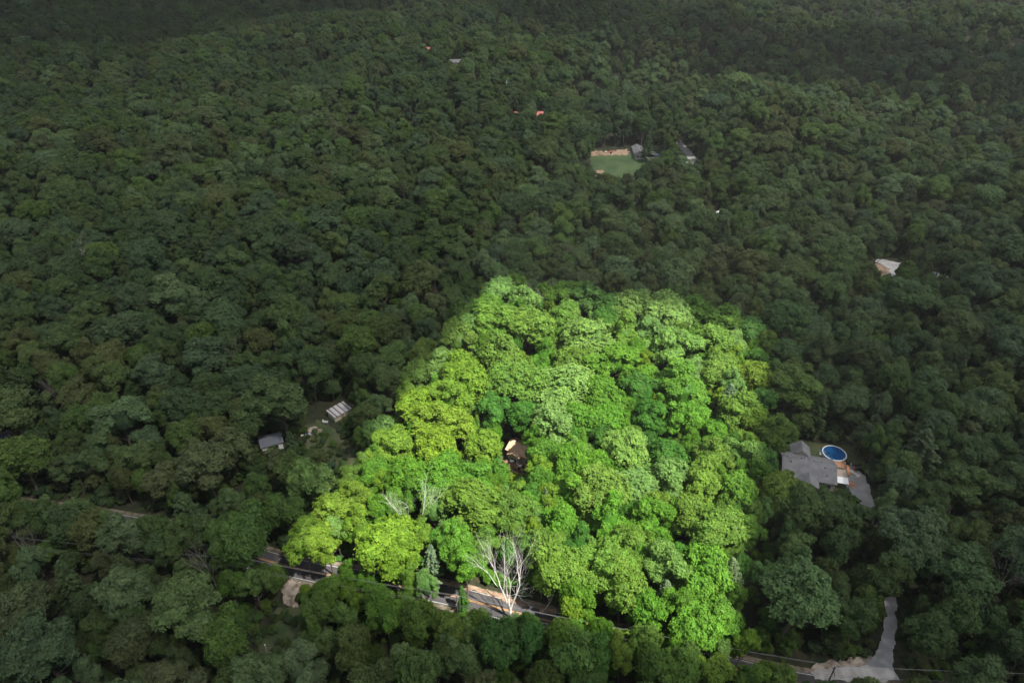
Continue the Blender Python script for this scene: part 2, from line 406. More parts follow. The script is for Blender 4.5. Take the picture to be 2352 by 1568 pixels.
def leaf_quads(C, N, size, g):
    """folded leaf sprays at C, facing N: 4 vertices each"""
    n = len(C); N = N / np.linalg.norm(N, axis=1, keepdims=True)
    a = np.cross(N, g.normal(size=(n, 3))); a /= np.linalg.norm(a, axis=1, keepdims=True) + 1e-9
    b = np.cross(N, a); s = size[:, None]
    v0 = C - a * s * 0.62; v2 = C + a * s * 0.62; v1 = C + b * s * 0.46 - N * s * 0.18; v3 = C - b * s * 0.46 - N * s * 0.18
    return np.stack([v0, v1, v2, v3], 1).reshape(-1, 3)

def crown_mesh(name, seed, R0=6.0, cz=13.0, rz=6.5, nl=34, tufts=34, per=7, leaf=0.50, lobe=(0.27, 0.42), low=-0.45, flat=1.0):
    g = np.random.default_rng(seed)
    nb = int(g.integers(8, 12)); i = np.arange(nb) + 0.35; zz = 1 - (1 - low) * i / nb; th0 = i * 2.39996 + g.uniform(0, 6.28) + g.normal(0, 0.3, nb)
    zz = np.clip(zz + g.normal(0, 0.10, nb), low, 1); rr = np.sqrt(1 - zz ** 2)
    BD = np.stack([rr * np.cos(th0), rr * np.sin(th0), zz], 1)
    asym = 1 + 0.16 * np.cos(th0 - g.uniform(0, 6.28)) + 0.10 * np.cos(2 * th0 + g.uniform(0, 6.28))
    Bc = BD * (g.uniform(0.48, 0.70, nb) * asym)[:, None] * np.array([R0, R0, rz]); Br = g.uniform(0.34, 0.50, nb) * R0
    per_b = max(4, round(nl * 1.35 / nb)); D = []; Lc = []; Lr = []
    for q in range(nb):
        o = BD[q] + np.array([0, 0, 0.35]); o /= np.linalg.norm(o); m = 0
        while m < per_b:
            d = g.normal(size=3); d /= np.linalg.norm(d)
            if d @ o < 0.05: continue
            D.append(d * 0.6 + o * 0.4); Lc.append(Bc[q] + d * np.array([1, 1, 0.85]) * Br[q] * g.uniform(0.5, 0.9)); Lr.append(Br[q] * g.uniform(0.42, 0.68)); m += 1
        D.append(o); Lc.append(Bc[q]); Lr.append(Br[q] * 0.85)
    D = np.array(D); Lc = np.array(Lc); Lr = np.array(Lr) * (lobe[0] + lobe[1]) / 0.69; nl = len(Lc); Lc[:, 2] += cz; tufts = int(tufts * 0.84); per = int(per * 1.45); leaf *= 0.80
    V = []; var = []
    for j in range(nl):
        o = D[j] * np.array([1, 1, 0.8]) + np.array([0, 0, 0.55]); o /= np.linalg.norm(o)
        d = g.normal(size=(tufts * 2, 3)); d /= np.linalg.norm(d, axis=1, keepdims=True)
        d = d[(d @ o) > -0.25][:tufts]
        nt_ = len(d)
        sh = np.array([1.08, 1.08, 0.78 * flat])
        tc = Lc[j] + d * sh * (Lr[j] * g.uniform(0.86, 1.10, nt_))[:, None]
        tv = np.clip(g.normal(0.5, 0.13, nt_), 0, 1)
        C = np.repeat(tc, per, 0) + g.normal(0, 0.24, (nt_ * per, 3)) * np.array([1, 1, 0.7])
        N = np.repeat(d, per, 0) * 0.8 + np.array([0, 0, 0.55]) + g.normal(0, 0.42, (nt_ * per, 3))
        V.append(leaf_quads(C, N, leaf * g.uniform(0.7, 1.25, nt_ * per), g))
        var.append(np.repeat(np.clip(np.repeat(tv, per) + g.normal(0, 0.12, nt_ * per), 0, 1), 4))
    V = np.concatenate(V); var = np.concatenate(var); nq = len(V) // 4
    faces = np.arange(nq * 4).reshape(-1, 4).tolist()
    iv, iff = ico(); base = len(V); cores = []; cf = []
    for j in range(nl):
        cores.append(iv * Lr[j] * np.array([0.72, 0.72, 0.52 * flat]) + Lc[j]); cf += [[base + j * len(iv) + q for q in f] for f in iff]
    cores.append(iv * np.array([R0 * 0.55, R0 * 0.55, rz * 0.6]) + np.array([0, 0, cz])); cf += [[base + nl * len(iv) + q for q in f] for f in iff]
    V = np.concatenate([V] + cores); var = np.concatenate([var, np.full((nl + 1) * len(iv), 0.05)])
    me = bpy.data.meshes.new(name); me.from_pydata(V.tolist(), [], faces + cf); me.materials.append(M['leaf']); set_leafvar(me, var); me.update()
    return me

def pine_mesh(name, seed, H=20.0, R0=4.2, droop=0.25, dens=1.0):
    g = np.random.default_rng(seed); V = []; var = []
    z = 3.5; k = 0
    while z < H - 0.4:
        f = (H - z) / (H - 3.5); L = R0 * (f ** 0.75) * g.uniform(0.85, 1.1) * (1.0 if f < 0.85 else 0.8); nb = 7
        for q in range(nb):
            th = q * 6.283 / nb + k * 0.9 + g.normal(0, 0.2); l = L * g.uniform(0.75, 1.12); n = int(max(10, l * 17 * dens))
            t = g.uniform(0.12, 1, n) ** 0.8
            side = g.normal(0, 0.16, n) * l * (1.15 - t)
            x = np.cos(th) * l * t - np.sin(th) * side; y = np.sin(th) * l * t + np.cos(th) * side
            zc = z + 0.55 * t * l * 0.25 - droop * l * t ** 2 * 0.5 + g.normal(0, 0.10, n)
            C = np.stack([x, y, zc], 1)
            N = np.array([0, 0, 1.0]) + g.normal(0, 0.35, (n, 3)) + np.array([np.cos(th), np.sin(th), 0]) * 0.25
            V.append(leaf_quads(C, N, 0.42 * g.uniform(0.7, 1.3, n), g)); tv = np.clip(g.normal(0.5, 0.16), 0, 1)
            var.append(np.repeat(np.clip(tv + g.normal(0, 0.12, n), 0, 1), 4))
        z += g.uniform(0.75, 1.1) * (0.6 + 0.5 * f); k += 1
    V = np.concatenate(V); var = np.concatenate(var); nq = len(V) // 4
    me = bpy.data.meshes.new(name); me.from_pydata(V.tolist(), [], np.arange(nq * 4).reshape(-1, 4).tolist()); me.materials.append(M['leaf']); set_leafvar(me, var); me.update()
    return me

def trunk_mesh(name, seed, top=12.0, r=0.32, limbs=6, spread=3.6):
    g = random.Random(seed); mb = MB()
    pts = [Vector((0, 0, -1.0)), Vector((0, 0, 1)), Vector((g.uniform(-.2, .2), g.uniform(-.2, .2), top * 0.5)), Vector((g.uniform(-.4, .4), g.uniform(-.4, .4), top))]
    mb.tube(pts, [r * 1.5, r, r * 0.75, r * 0.25], 7)
    for i in range(limbs):
        a = i * 2.4 + g.uniform(-.4, .4); z0 = top * g.uniform(0.42, 0.75); l = spread * g.uniform(.7, 1.1)
        p = Vector((0, 0, z0)); e = Vector((math.cos(a) * l, math.sin(a) * l, z0 + l * 0.8)); mid = (p + e) / 2 + Vector((0, 0, -0.3))
        mb.tube([p, mid, e], [r * 0.45, r * 0.3, r * 0.1], 5)
    me = bpy.data.meshes.new(name); me.from_pydata([tuple(v) for v in mb.v], [], mb.f); me.materials.append(M['bark']); me.update(); return me

PROTO = []      # (crown mesh, trunk mesh, word)
specs = [
    dict(R0=6.0, cz=12.8, rz=6.4, nl=36, word='domed'), dict(R0=6.2, cz=13.2, rz=5.6, nl=34, lobe=(0.3, 0.44), word='broad'),
    dict(R0=5.8, cz=12.5, rz=7.4, nl=40, lobe=(0.24, 0.36), word='tall'), dict(R0=6.3, cz=13.0, rz=5.8, nl=30, lobe=(0.3, 0.48), word='lumpy'),
    dict(R0=5.8, cz=12.8, rz=7.0, nl=44, tufts=28, lobe=(0.2, 0.32), leaf=0.46, word='fine-leaved'), dict(R0=6.2, cz=12.4, rz=6.6, nl=28, tufts=40, lobe=(0.34, 0.5), word='full'),
    dict(R0=6.0, cz=13.0, rz=6.2, nl=38, lobe=(0.22, 0.4), flat=0.75, word='layered'), dict(R0=5.6, cz=12.6, rz=7.6, nl=34, lobe=(0.26, 0.38), leaf=0.55, word='pointed'),
    dict(R0=6.1, cz=12.8, rz=6.0, nl=46, tufts=28, lobe=(0.2, 0.3), word='ruffled'), dict(R0=5.9, cz=13.0, rz=6.8, nl=32, lobe=(0.26, 0.46), flat=1.15, word='rounded'),
]
for i, s in enumerate(specs):
    s = dict(s); wd = s.pop('word'); PROTO.append((crown_mesh('crown', 100 + i, **s), trunk_mesh('trunk', 200 + i), wd))
PINES = [(pine_mesh('crown', 300), trunk_mesh('trunk', 310, top=18, r=0.26, limbs=0), 'feathery'),
         (pine_mesh('crown', 301, R0=3.4, droop=0.5, dens=1.3), trunk_mesh('trunk', 311, top=18, r=0.24, limbs=0), 'narrow')]
NB = len(PROTO)

# leaf colours (albedo); lot tints are brightened to stand in for stronger sunlight
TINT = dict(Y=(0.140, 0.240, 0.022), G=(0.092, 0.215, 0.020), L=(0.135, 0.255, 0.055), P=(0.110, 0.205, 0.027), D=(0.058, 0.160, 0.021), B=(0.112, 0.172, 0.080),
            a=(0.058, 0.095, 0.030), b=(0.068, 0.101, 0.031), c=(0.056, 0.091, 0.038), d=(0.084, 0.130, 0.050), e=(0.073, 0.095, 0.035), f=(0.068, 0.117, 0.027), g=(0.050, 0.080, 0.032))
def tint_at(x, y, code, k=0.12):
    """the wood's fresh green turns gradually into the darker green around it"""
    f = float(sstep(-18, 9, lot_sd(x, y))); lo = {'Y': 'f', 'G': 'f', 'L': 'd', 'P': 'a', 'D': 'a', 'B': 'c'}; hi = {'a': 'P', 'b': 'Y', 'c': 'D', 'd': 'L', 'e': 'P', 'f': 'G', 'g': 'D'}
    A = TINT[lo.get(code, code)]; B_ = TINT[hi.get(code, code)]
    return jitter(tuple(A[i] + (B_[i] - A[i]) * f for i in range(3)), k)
WORD = dict(Y='yellow-green', G='bright green', L='pale mint-green', P='olive-green', D='deep green', B='blue-green',
            a='dark green', b='dark olive', c='dark bluish green', d='lighter grey-green', e='brownish olive', f='mossy green', g='very dark green')

# ---------------------------------------------------------------- tree placement
PROT = []      # ellipses of the photo where something stands in the open: (x, y, rx, ry)
def keep(x, y, rx, ry): PROT.append((x, y, rx, ry))
for e in [(1416, 375, 58, 30), (1378, 398, 14, 12), (1450, 352, 34, 14), (1500, 357, 22, 10), (1392, 351, 36, 7), (1575, 348, 14, 14), (1590, 366, 12, 8), (1560, 332, 8, 8),
          (2040, 604, 30, 8), (2027, 622, 16, 10), (2154, 634, 16, 5),
          (1855, 1060, 64, 30), (1840, 1032, 30, 14), (1880, 1088, 40, 16), (1916, 1041, 32, 20), (1940, 1080, 26, 26), (1968, 1115, 20, 22), (1985, 1145, 14, 18), (1818, 1045, 25, 14),
          (776, 945, 24, 18), (760, 968, 14, 8), (715, 995, 26, 12), (738, 1022, 20, 10), (776, 1058, 16, 9), (628, 1022, 7, 9), (1800, 955, 10, 8),
          (10, 998, 14, 9), (1182, 1034, 12, 9), (1178, 1066, 20, 18), (1340, 737, 8, 4),
          (1060, 1372, 52, 18), (1110, 1385, 42, 15), (1160, 1400, 40, 10), (1230, 1400, 14, 8), (1080, 1348, 60, 8), (675, 1309, 16, 14), (669, 1360, 18, 32), (636, 1470, 20, 14), (612, 1490, 8, 16),
          (2045, 1420, 15, 34), (2035, 1475, 16, 30), (2015, 1520, 40, 16), (1950, 1535, 56, 14), (1880, 1545, 36, 10), (1925, 1548, 20, 24), (1680, 1498, 26, 6),
          (1187, 256, 6, 4), (1241, 257, 7, 5), (1047, 136, 10, 3), (980, 109, 7, 3), (1055, 125, 14, 3), (1652, 484, 7, 4), (846, 1407, 6, 6)]: keep(*e)
keep(1168, 1330, 30, 40); keep(1992, 1132, 16, 30); keep(2024, 1528, 46, 24)
PROT = np.array(PROT, float)

POLE = 12.5
PTOP = [at(-330, 1188, POLE), at(568, 1284, POLE), at(1048, 1367, POLE), at(1919, 1529, POLE), at(2900, 1555, POLE)]
WPX = [float(proj([tuple(p)])[0][0]) for p in PTOP]; WPY = [float(proj([tuple(p)])[1][0]) for p in PTOP]; WWX = [p.x for p in PTOP]; WWY = [p.y for p in PTOP]
def wires_ok(x, y, z, D, hs):
    """crowns between the camera and the power lines stay below them"""
    if y > np.interp(x, WWX, WWY) + D * 0.3: return True
    px, py, dep = proj([[x, y, z + 19.0 * hs]])
    if px[0] < -60 or px[0] > 2400: return True
    return py[0] > np.interp(px[0], WPX, WPY) + 20

class T: pass
TREES = []; GX = {}
def cell(x, y): return (int(x // 10), int(y // 10))
def add_tree(x, y, D, kind, tint, proto, hs=1.0, hand=False):
    t = T(); t.x, t.y, t.D, t.kind, t.tint, t.proto, t.hs, t.hand = x, y, D, kind, tint, proto, hs, hand
    t.z = float(tz(x, y))
    if hand and kind == 'leafy' and y < 150 and 'wires_ok' in globals():
        while t.hs > 0.4 and not wires_ok(x, y, t.z, D, t.hs): t.hs *= 0.93
    t.rot = rnd.uniform(0, 6.283); t.s = D / 12.6; t.ax = rnd.uniform(0.84, 1.18); t.tl = (rnd.gauss(0, 0.05), rnd.gauss(0, 0.05)); TREES.append(t); GX.setdefault(cell(x, y), []).append(t); return t

def jitter(c, k=0.12):
    c = np.array(c) * rnd.uniform(1 - k, 1 + k); c = c * np.array([rnd.uniform(0.93, 1.08), 1, rnd.uniform(0.85, 1.15)]); return tuple(np.clip(c, 0, 1))

def hand(px, py, w, code, proto=None, pine=False, hs=None):
    hc = 9.0 if pine else 13.0
    p = at(px, py, hc); sl = (p - Vector((0, 0, CAM_H))).length; D = w * sl / F
    hs = hs or min(1.15, max(0.55, 0.62 + 0.4 * D / 12.0))
    if hs < 0.9:
        p = at(px, py, hc * hs)
    if pine: return add_tree(p.x, p.y, D, 'pine', code, rnd.randrange(2) if proto is None else proto, hs, True)
    return add_tree(p.x, p.y, D, 'leafy', code, rnd.randrange(NB) if proto is None else proto, hs, True)

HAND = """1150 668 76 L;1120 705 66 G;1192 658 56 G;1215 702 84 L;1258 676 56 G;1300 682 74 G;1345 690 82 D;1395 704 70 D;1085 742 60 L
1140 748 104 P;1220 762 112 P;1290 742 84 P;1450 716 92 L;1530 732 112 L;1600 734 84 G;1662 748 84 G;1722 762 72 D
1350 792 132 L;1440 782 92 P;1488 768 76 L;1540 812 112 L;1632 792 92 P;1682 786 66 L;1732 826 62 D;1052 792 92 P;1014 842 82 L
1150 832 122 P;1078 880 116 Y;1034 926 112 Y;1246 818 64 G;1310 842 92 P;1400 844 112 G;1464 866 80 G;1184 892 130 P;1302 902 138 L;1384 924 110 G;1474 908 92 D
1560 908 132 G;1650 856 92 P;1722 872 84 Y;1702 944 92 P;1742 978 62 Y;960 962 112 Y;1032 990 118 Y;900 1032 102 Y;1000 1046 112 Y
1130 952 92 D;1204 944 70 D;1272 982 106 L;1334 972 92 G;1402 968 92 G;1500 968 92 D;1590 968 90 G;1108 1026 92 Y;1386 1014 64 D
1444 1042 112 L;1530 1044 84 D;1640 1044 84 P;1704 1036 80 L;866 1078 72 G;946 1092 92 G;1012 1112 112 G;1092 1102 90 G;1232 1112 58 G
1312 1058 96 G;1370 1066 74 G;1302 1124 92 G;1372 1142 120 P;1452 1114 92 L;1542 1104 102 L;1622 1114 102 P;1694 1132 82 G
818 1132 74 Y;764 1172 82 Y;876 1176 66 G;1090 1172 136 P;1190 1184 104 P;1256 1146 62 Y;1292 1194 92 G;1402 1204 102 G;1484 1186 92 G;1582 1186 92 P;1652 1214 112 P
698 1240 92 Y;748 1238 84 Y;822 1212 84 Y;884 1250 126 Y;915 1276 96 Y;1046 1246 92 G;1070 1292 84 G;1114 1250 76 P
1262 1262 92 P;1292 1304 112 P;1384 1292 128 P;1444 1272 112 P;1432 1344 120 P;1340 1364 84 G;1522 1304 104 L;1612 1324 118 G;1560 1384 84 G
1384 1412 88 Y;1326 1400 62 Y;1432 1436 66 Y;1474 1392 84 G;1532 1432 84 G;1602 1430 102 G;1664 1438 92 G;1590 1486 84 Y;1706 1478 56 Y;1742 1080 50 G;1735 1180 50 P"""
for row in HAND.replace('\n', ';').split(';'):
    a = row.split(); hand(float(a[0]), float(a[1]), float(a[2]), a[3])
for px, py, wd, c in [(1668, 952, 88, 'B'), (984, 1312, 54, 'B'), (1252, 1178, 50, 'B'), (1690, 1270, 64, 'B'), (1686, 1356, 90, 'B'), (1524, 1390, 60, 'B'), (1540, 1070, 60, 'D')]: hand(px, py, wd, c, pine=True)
# outside the lot, in the added layer's shade
for px, py, wd, c, pr in [(1822, 1388, 158, 'd', 9), (1845, 1160, 100, 'a', 0), (1902, 1170, 84, 'a', 1), (1795, 1130, 84, 'b', 5), (1760, 1068, 66, 'c', 2), (560, 1232, 112, 'f', 5), (1150, 1466, 100, 'g', 3), (885, 1400, 92, 'f', 7),
                          (280, 1350, 100, 'd', 0), (110, 1500, 130, 'c', 2), (1330, 1500, 100, 'a', 3), (965, 1420, 80, 'a', 1), (2200, 1330, 110, 'c', 6), (2128, 1440, 84, 'a', 0), (1975, 1410, 72, 'a', 6), (2044, 1320, 80, 'a', 4), (745, 1352, 56, 'a', 3), (800, 1350, 60, 'b', 8), (850, 1350, 60, 'a', 1), (925, 1368, 56, 'e', 2), (978, 1392, 56, 'b', 4), (940, 1335, 50, 'a', 6), (590, 1285, 60, 'a', 3), (520, 1275, 64, 'b', 6), (450, 1262, 64, 'a', 1), (380, 1250, 64, 'a', 8), (15, 1193, 80, 'b', 4), (63, 1186, 70, 'a', 2), (111, 1204, 88, 'f', 8), (159, 1197, 74, 'a', 1), (207, 1214, 80, 'e', 3), (255, 1207, 70, 'b', 0), (303, 1224, 88, 'd', 6), (351, 1218, 74, 'a', 9), (399, 1235, 80, 'b', 4), (447, 1228, 70, 'a', 2), (495, 1245, 88, 'f', 8), (543, 1238, 74, 'a', 1), (1226, 1006, 50, 'G', 4), (738, 1316, 50, 'a', 4), (800, 1322, 44, 'f', 6), (1290, 1470, 80, 'a', 3), (1365, 1492, 84, 'g', 0), (1430, 1500, 70, 'b', 8), (1500, 1528, 80, 'a', 5), (1575, 1538, 80, 'e', 1), (1650, 1550, 76, 'b', 2), (1720, 1562, 70, 'e', 7), (1778, 1556, 60, 'b', 8), (1800, 1575, 70, 'b', 3), (410, 690, 92, 'd', 7), (660, 730, 84, 'b', 1),
                          (1225, 1470, 70, 'g', 3), (1036, 1450, 76, 'b', 4), (740, 1400, 70, 'a', 2), (760, 1350, 70, 'a', 8), (880, 1332, 70, 'a', 8), (620, 1290, 60, 'a', 3)]: hand(px, py, wd, c, pr)
for px, py, wd, c in [(440, 1190, 80, 'c'), (2110, 1060, 90, 'g'), (1065, 1380, 30, 'g'), (1487, 340, 30, 'c')]: hand(px, py, wd, c, pine=True, hs=0.5 if wd == 30 and px < 1200 else None)

BARE = [(98, 440, 23, 21, 'brownish grey leafless tree, the bushiest one in the upper left woods', 'greybark'), (172, 572, 23, 22, 'pale forked dead trunk showing between crowns in the left woods', 'deadbark'),
        (530, 785, 22, 23, 'grey twiggy leafless crown above the left woods', 'greybark'), (118, 870, 21, 24, 'thin pale dead stem among dark trees on the left', 'greybark'),
        (48, 1228, 21, 25, 'bleached dead tree beside the power lines at the left edge', 'greybark'), (465, 1262, 21, 26, 'grey dead tree crossed by the power lines', 'greybark'),
        (2322, 1292, 23, 27, 'bare grey branches rising at the right edge of the photo', 'greybark'), (1912, 604, 21, 28, 'white bare antler-like tree left of the gravel road on the slope', 'deadbark'),
        (1018, 605, 20, 29, 'grey dead tree in the woods behind the sunlit lot', 'greybark'), (930, 436, 20, 30, 'thin white dead tree far up the middle slope', 'greybark'),
        (1230, 672, 22, 31, 'tall pale bare trunk at the back edge of the sunlit wood', 'deadbark'), (1108, 880, 22, 32, 'grey branching bare tree among the sunlit crowns', 'greybark'), (2240, 428, 20, 33, 'pale leaning dead stem on the right slope', 'greybark')]
BXY = []
for q in BARE + [(934, 1112, 25.6), (1172, 1420, 0.01)]:
    p = at(q[0], q[1], q[2] * 0.86); BXY.append((p.x, p.y))
# open ground: no tree foot stands here
OPEN = []
def open_px(pix, grow=1.0):
    P = [at(*p) for p in pix]; OPEN.append([(p.x, p.y) for p in P])

ROAD_PX = [(-700, 1090), (-300, 1128), (0, 1162), (350, 1214), (667, 1302), (850, 1334), (1012, 1362), (1125, 1391), (1300, 1436), (1600, 1514), (1860, 1575), (2352, 1640), (2800, 1680)]
ROAD = smooth_path([at(*p) for p in ROAD_PX], 14)
RX = np.array([(p.x, p.y) for p in ROAD])
open_px([(1350, 345), (1450, 338), (1500, 342), (1520, 372), (1440, 415), (1385, 418), (1352, 380)])
open_px([(1548, 318), (1565, 318), (1612, 382), (1585, 388)])
open_px([(1786, 1020), (1850, 1010), (1965, 1022), (1965, 1075), (2010, 1120), (2025, 1200), (1985, 1200), (1940, 1130), (1845, 1125), (1790, 1080)])
open_px([(735, 920), (810, 915), (820, 955), (770, 990), (860, 1085), (820, 1110), (700, 1030), (680, 990)])
open_px([(600, 1005), (645, 1000), (650, 1040), (612, 1045)])
open_px([(1150, 1015), (1215, 1005), (1225, 1045), (1195, 1100), (1140, 1080)])
open_px([(2028, 1370), (2062, 1370), (2070, 1500), (2060, 1568), (1860, 1568), (1870, 1520), (1990, 1505)])
open_px([(640, 1320), (700, 1330), (705, 1420), (690, 1520), (590, 1520), (590, 1440), (640, 1400)])
open_px([(1995, 585), (2080, 600), (2180, 628), (2180, 650), (2045, 645), (2000, 640)])
open_px([(0, 975), (40, 975), (30, 1020), (-60, 1030), (-60, 985)])

def feet_ok(x, y, D):
    d = np.min(np.hypot(RX[:, 0] - x, RX[:, 1] - y))
    if d < 4.6: return False
    for bx, by in BXY:
        if (bx - x) ** 2 + (by - y) ** 2 < 20: return False
    for pl in OPEN:
        if inpoly(np.array([x]), np.array([y]), pl)[0]: return False
    return True

def sight_ok(x, y, z, D, hs):
    """whether the crown leaves the open spots of the photo in view"""
    P = np.array([[x, y, z + 13.2 * hs]]); px, py, dep = proj(P); sl = math.hypot(math.hypot(x, y), CAM_H - z)
    rx = 0.47 * D / sl * F; ry = rx * 1.02
    e = ((PROT[:, 0] - px[0]) / (PROT[:, 2] + rx)) ** 2 + ((PROT[:, 1] - py[0]) / (PROT[:, 3] + ry)) ** 2
    return not np.any(e < 1)

def near_ok(x, y, D, k):
    c = cell(x, y)
    for i in range(-2, 3):
        for j in range(-2, 3):
            for t in GX.get((c[0] + i, c[1] + j), ()):
                if (t.x - x) ** 2 + (t.y - y) ** 2 < (k * (t.D + D) / 2) ** 2: return False
    return True

# broad drifts of one kind of tree across the hills, as in real woods
def pick_tint(x, y):
    n = math.sin(x / 61 + 2 * math.sin(y / 83)) + math.sin(y / 47 + 1.5 * math.sin(x / 71 + 1)); r = rnd.random()
    if n > 0.7: w_ = 'abfdde'
    elif n < -0.7: w_ = 'aaccgb'
    else: w_ = 'aabbcdef'
    return rnd.choice(w_) if r < 0.9 else rnd.choice('dfgec')

def fill(kmin, n, yr, dmin, dmax, hlo, hhi, under=False):
    cnt = 0
    y0, y1 = yr
    for _ in range(n):
        y = math.sqrt(rnd.uniform(y0 * y0, y1 * y1)) if y0 > 0 else rnd.uniform(y0, y1)
        x = rnd.uniform(-1, 1) * (y * 0.92 + 90)
        D = rnd.uniform(dmin, dmax) * (0.9 + 0.3 * rnd.random() ** 2)
        if not near_ok(x, y, D, kmin): continue
        if not feet_ok(x, y, D): continue
        hs = rnd.uniform(hlo, hhi) * (0.7 + 0.3 * D / 12)
        z = float(tz(x, y))
        sd = float(lot_sd(x, y))
        if y < 150 and not wires_ok(x, y, z, D, hs):
            hs = 0.5; D = min(D, 8.0)
            if not wires_ok(x, y, z, D, hs): hs = 0.36; D = min(D, 6.0)
        if not sight_ok(x, y, z, D, hs):
            continue
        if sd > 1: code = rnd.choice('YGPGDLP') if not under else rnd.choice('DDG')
        else: code = pick_tint(x, y)
        pine = rnd.random() < 0.03
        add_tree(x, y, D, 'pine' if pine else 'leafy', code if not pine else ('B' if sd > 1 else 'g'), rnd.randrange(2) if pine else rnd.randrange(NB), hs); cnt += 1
    return cnt
c0 = fill(0.80, 900, (45, 420), 12.0, 15.0, 0.95, 1.15)
c1 = fill(0.76, 11000, (45, 420), 7.5, 11.5, 0.82, 1.12)
c2 = fill(0.64, 11000, (45, 420), 5.0, 8.0, 0.70, 0.95)
c3 = fill(0.78, 5000, (420, 1500), 12.0, 15.5, 0.95, 1.2)
c3 = fill(0.74, 62000, (420, 1500), 8.0, 12.0, 0.85, 1.15)
c4 = fill(0.62, 30000, (420, 1500), 5.5, 8.0, 0.75, 1.0)
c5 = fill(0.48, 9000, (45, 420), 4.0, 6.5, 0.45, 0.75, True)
for _ in range(2500):
    u, v = rnd.random(), rnd.random(); a_, b_, c_, d_ = LOT2[0], LOT2[1], LOT2[2], LOT2[3]
    x = (a_[0] * (1 - u) + b_[0] * u) * (1 - v) + (d_[0] * (1 - u) + c_[0] * u) * v; y = (a_[1] * (1 - u) + b_[1] * u) * (1 - v) + (d_[1] * (1 - u) + c_[1] * u) * v
    D = rnd.uniform(4.5, 7.5); hs = rnd.uniform(0.62, 0.86)
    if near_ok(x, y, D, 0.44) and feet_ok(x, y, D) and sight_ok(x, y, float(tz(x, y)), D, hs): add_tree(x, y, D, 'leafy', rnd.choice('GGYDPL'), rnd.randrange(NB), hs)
print('TREES', len(TREES), c1, c2, c3, c4, c5)

# ---------------------------------------------------------------- which trees are objects of their own
for t in TREES:
    px, py, dep = proj([[t.x, t.y, t.z + 13 * t.hs]]); t.px, t.py = float(px[0]), float(py[0])
    t.slant = math.hypot(math.hypot(t.x, t.y), CAM_H - t.z); t.wpx = t.D / t.slant * F
    t.inframe = t.y > 20 and -15 < t.px < 2367 and -15 < t.py < 1575
    t.score = t.wpx + (30 if t.hand else 0) - (30 if t.hs < 0.7 and not t.hand else 0)
leafy = sorted([t for t in TREES if t.inframe and t.kind == 'leafy'], key=lambda t: -t.score)
pines = sorted([t for t in TREES if t.inframe and t.kind == 'pine'], key=lambda t: -t.score)
solo = leafy[:285] + pines[:15]; solo_ids = set(id(t) for t in solo)
rest = [t for t in TREES if id(t) not in solo_ids]

LAND = [('the big bare white tree', 1168, 1300), ('the dead snag in the sunlit wood', 935, 1130), ('the blue round pool', 1916, 1041), ('the wooden deck in the wood', 1178, 1060),
        ('the shed with the striped roof', 776, 945), ('the gravel driveway mouth', 2030, 1480), ('the roadside pine', 978, 1290), ('the pale rubble bank', 669, 1360),
        ('the small white pole', 614, 1490), ('the leaning dark pole', 1925, 1545), ('the grey house roof', 1850, 1060), ('the half-hidden white cabin', 626, 1022), ('the dark roof at the edge', 12, 998),
        ('the grey crossarm pole', 1050, 1395), ('the bare tree on the far left', 60, 1225), ('the bare branches at right edge', 2320, 1290), ('the white twiggy shrub', 1508, 1450),
        ('the sunlit wood\'s far left corner', 1145, 665), ('the sunlit wood\'s back edge', 1440, 705), ('the sunlit wood\'s back right corner', 1750, 755), ('the grey twiggy tree', 525, 790),
        ('the small lawn on the far hill', 1416, 375), ('the gravel road on the far slope', 2040, 604), ('the two pale bare trunks', 1235, 690), ('the sunlit wood\'s near right corner', 1710, 1500), ('the sunlit wood\'s near left corner', 670, 1262)]
ORD = 'nearest second third fourth fifth sixth seventh eighth ninth tenth eleventh twelfth thirteenth fourteenth fifteenth sixteenth seventeenth eighteenth nineteenth twentieth'.split()
def octant(dx, dy):
    a = math.degrees(math.atan2(-dy, dx)) % 360
    return ['right of', 'up and right of', 'above', 'up and left of', 'left of', 'down and left of', 'below', 'down and right of'][int(((a + 22.5) % 360) // 45)]
bins = {}
for t in solo:
    j = min(range(len(LAND)), key=lambda q: math.hypot(LAND[q][1] - t.px, (LAND[q][2] - t.py) * 1.1))
    oc = octant(t.px - LAND[j][1], t.py - LAND[j][2]); bins.setdefault((j, oc), []).append(t)
for (j, oc), L in bins.items():
    L.sort(key=lambda t: math.hypot(LAND[j][1] - t.px, LAND[j][2] - t.py))
    for k, t in enumerate(L):
        shape = (PROTO if t.kind == 'leafy' else PINES)[t.proto][2]; kindw = 'tree' if t.kind == 'leafy' else 'conifer'
        size = 'small ' if t.D < 7.5 else ('big ' if t.D > 13.5 else '')
        t.label = f"{size}{WORD[t.tint]} {kindw}, {ORD[min(k, 19)]} {oc} {LAND[j][0]}"
        if k == 0: t.label = f"{size}{WORD[t.tint]} {kindw} nearest {oc} {LAND[j][0]}"
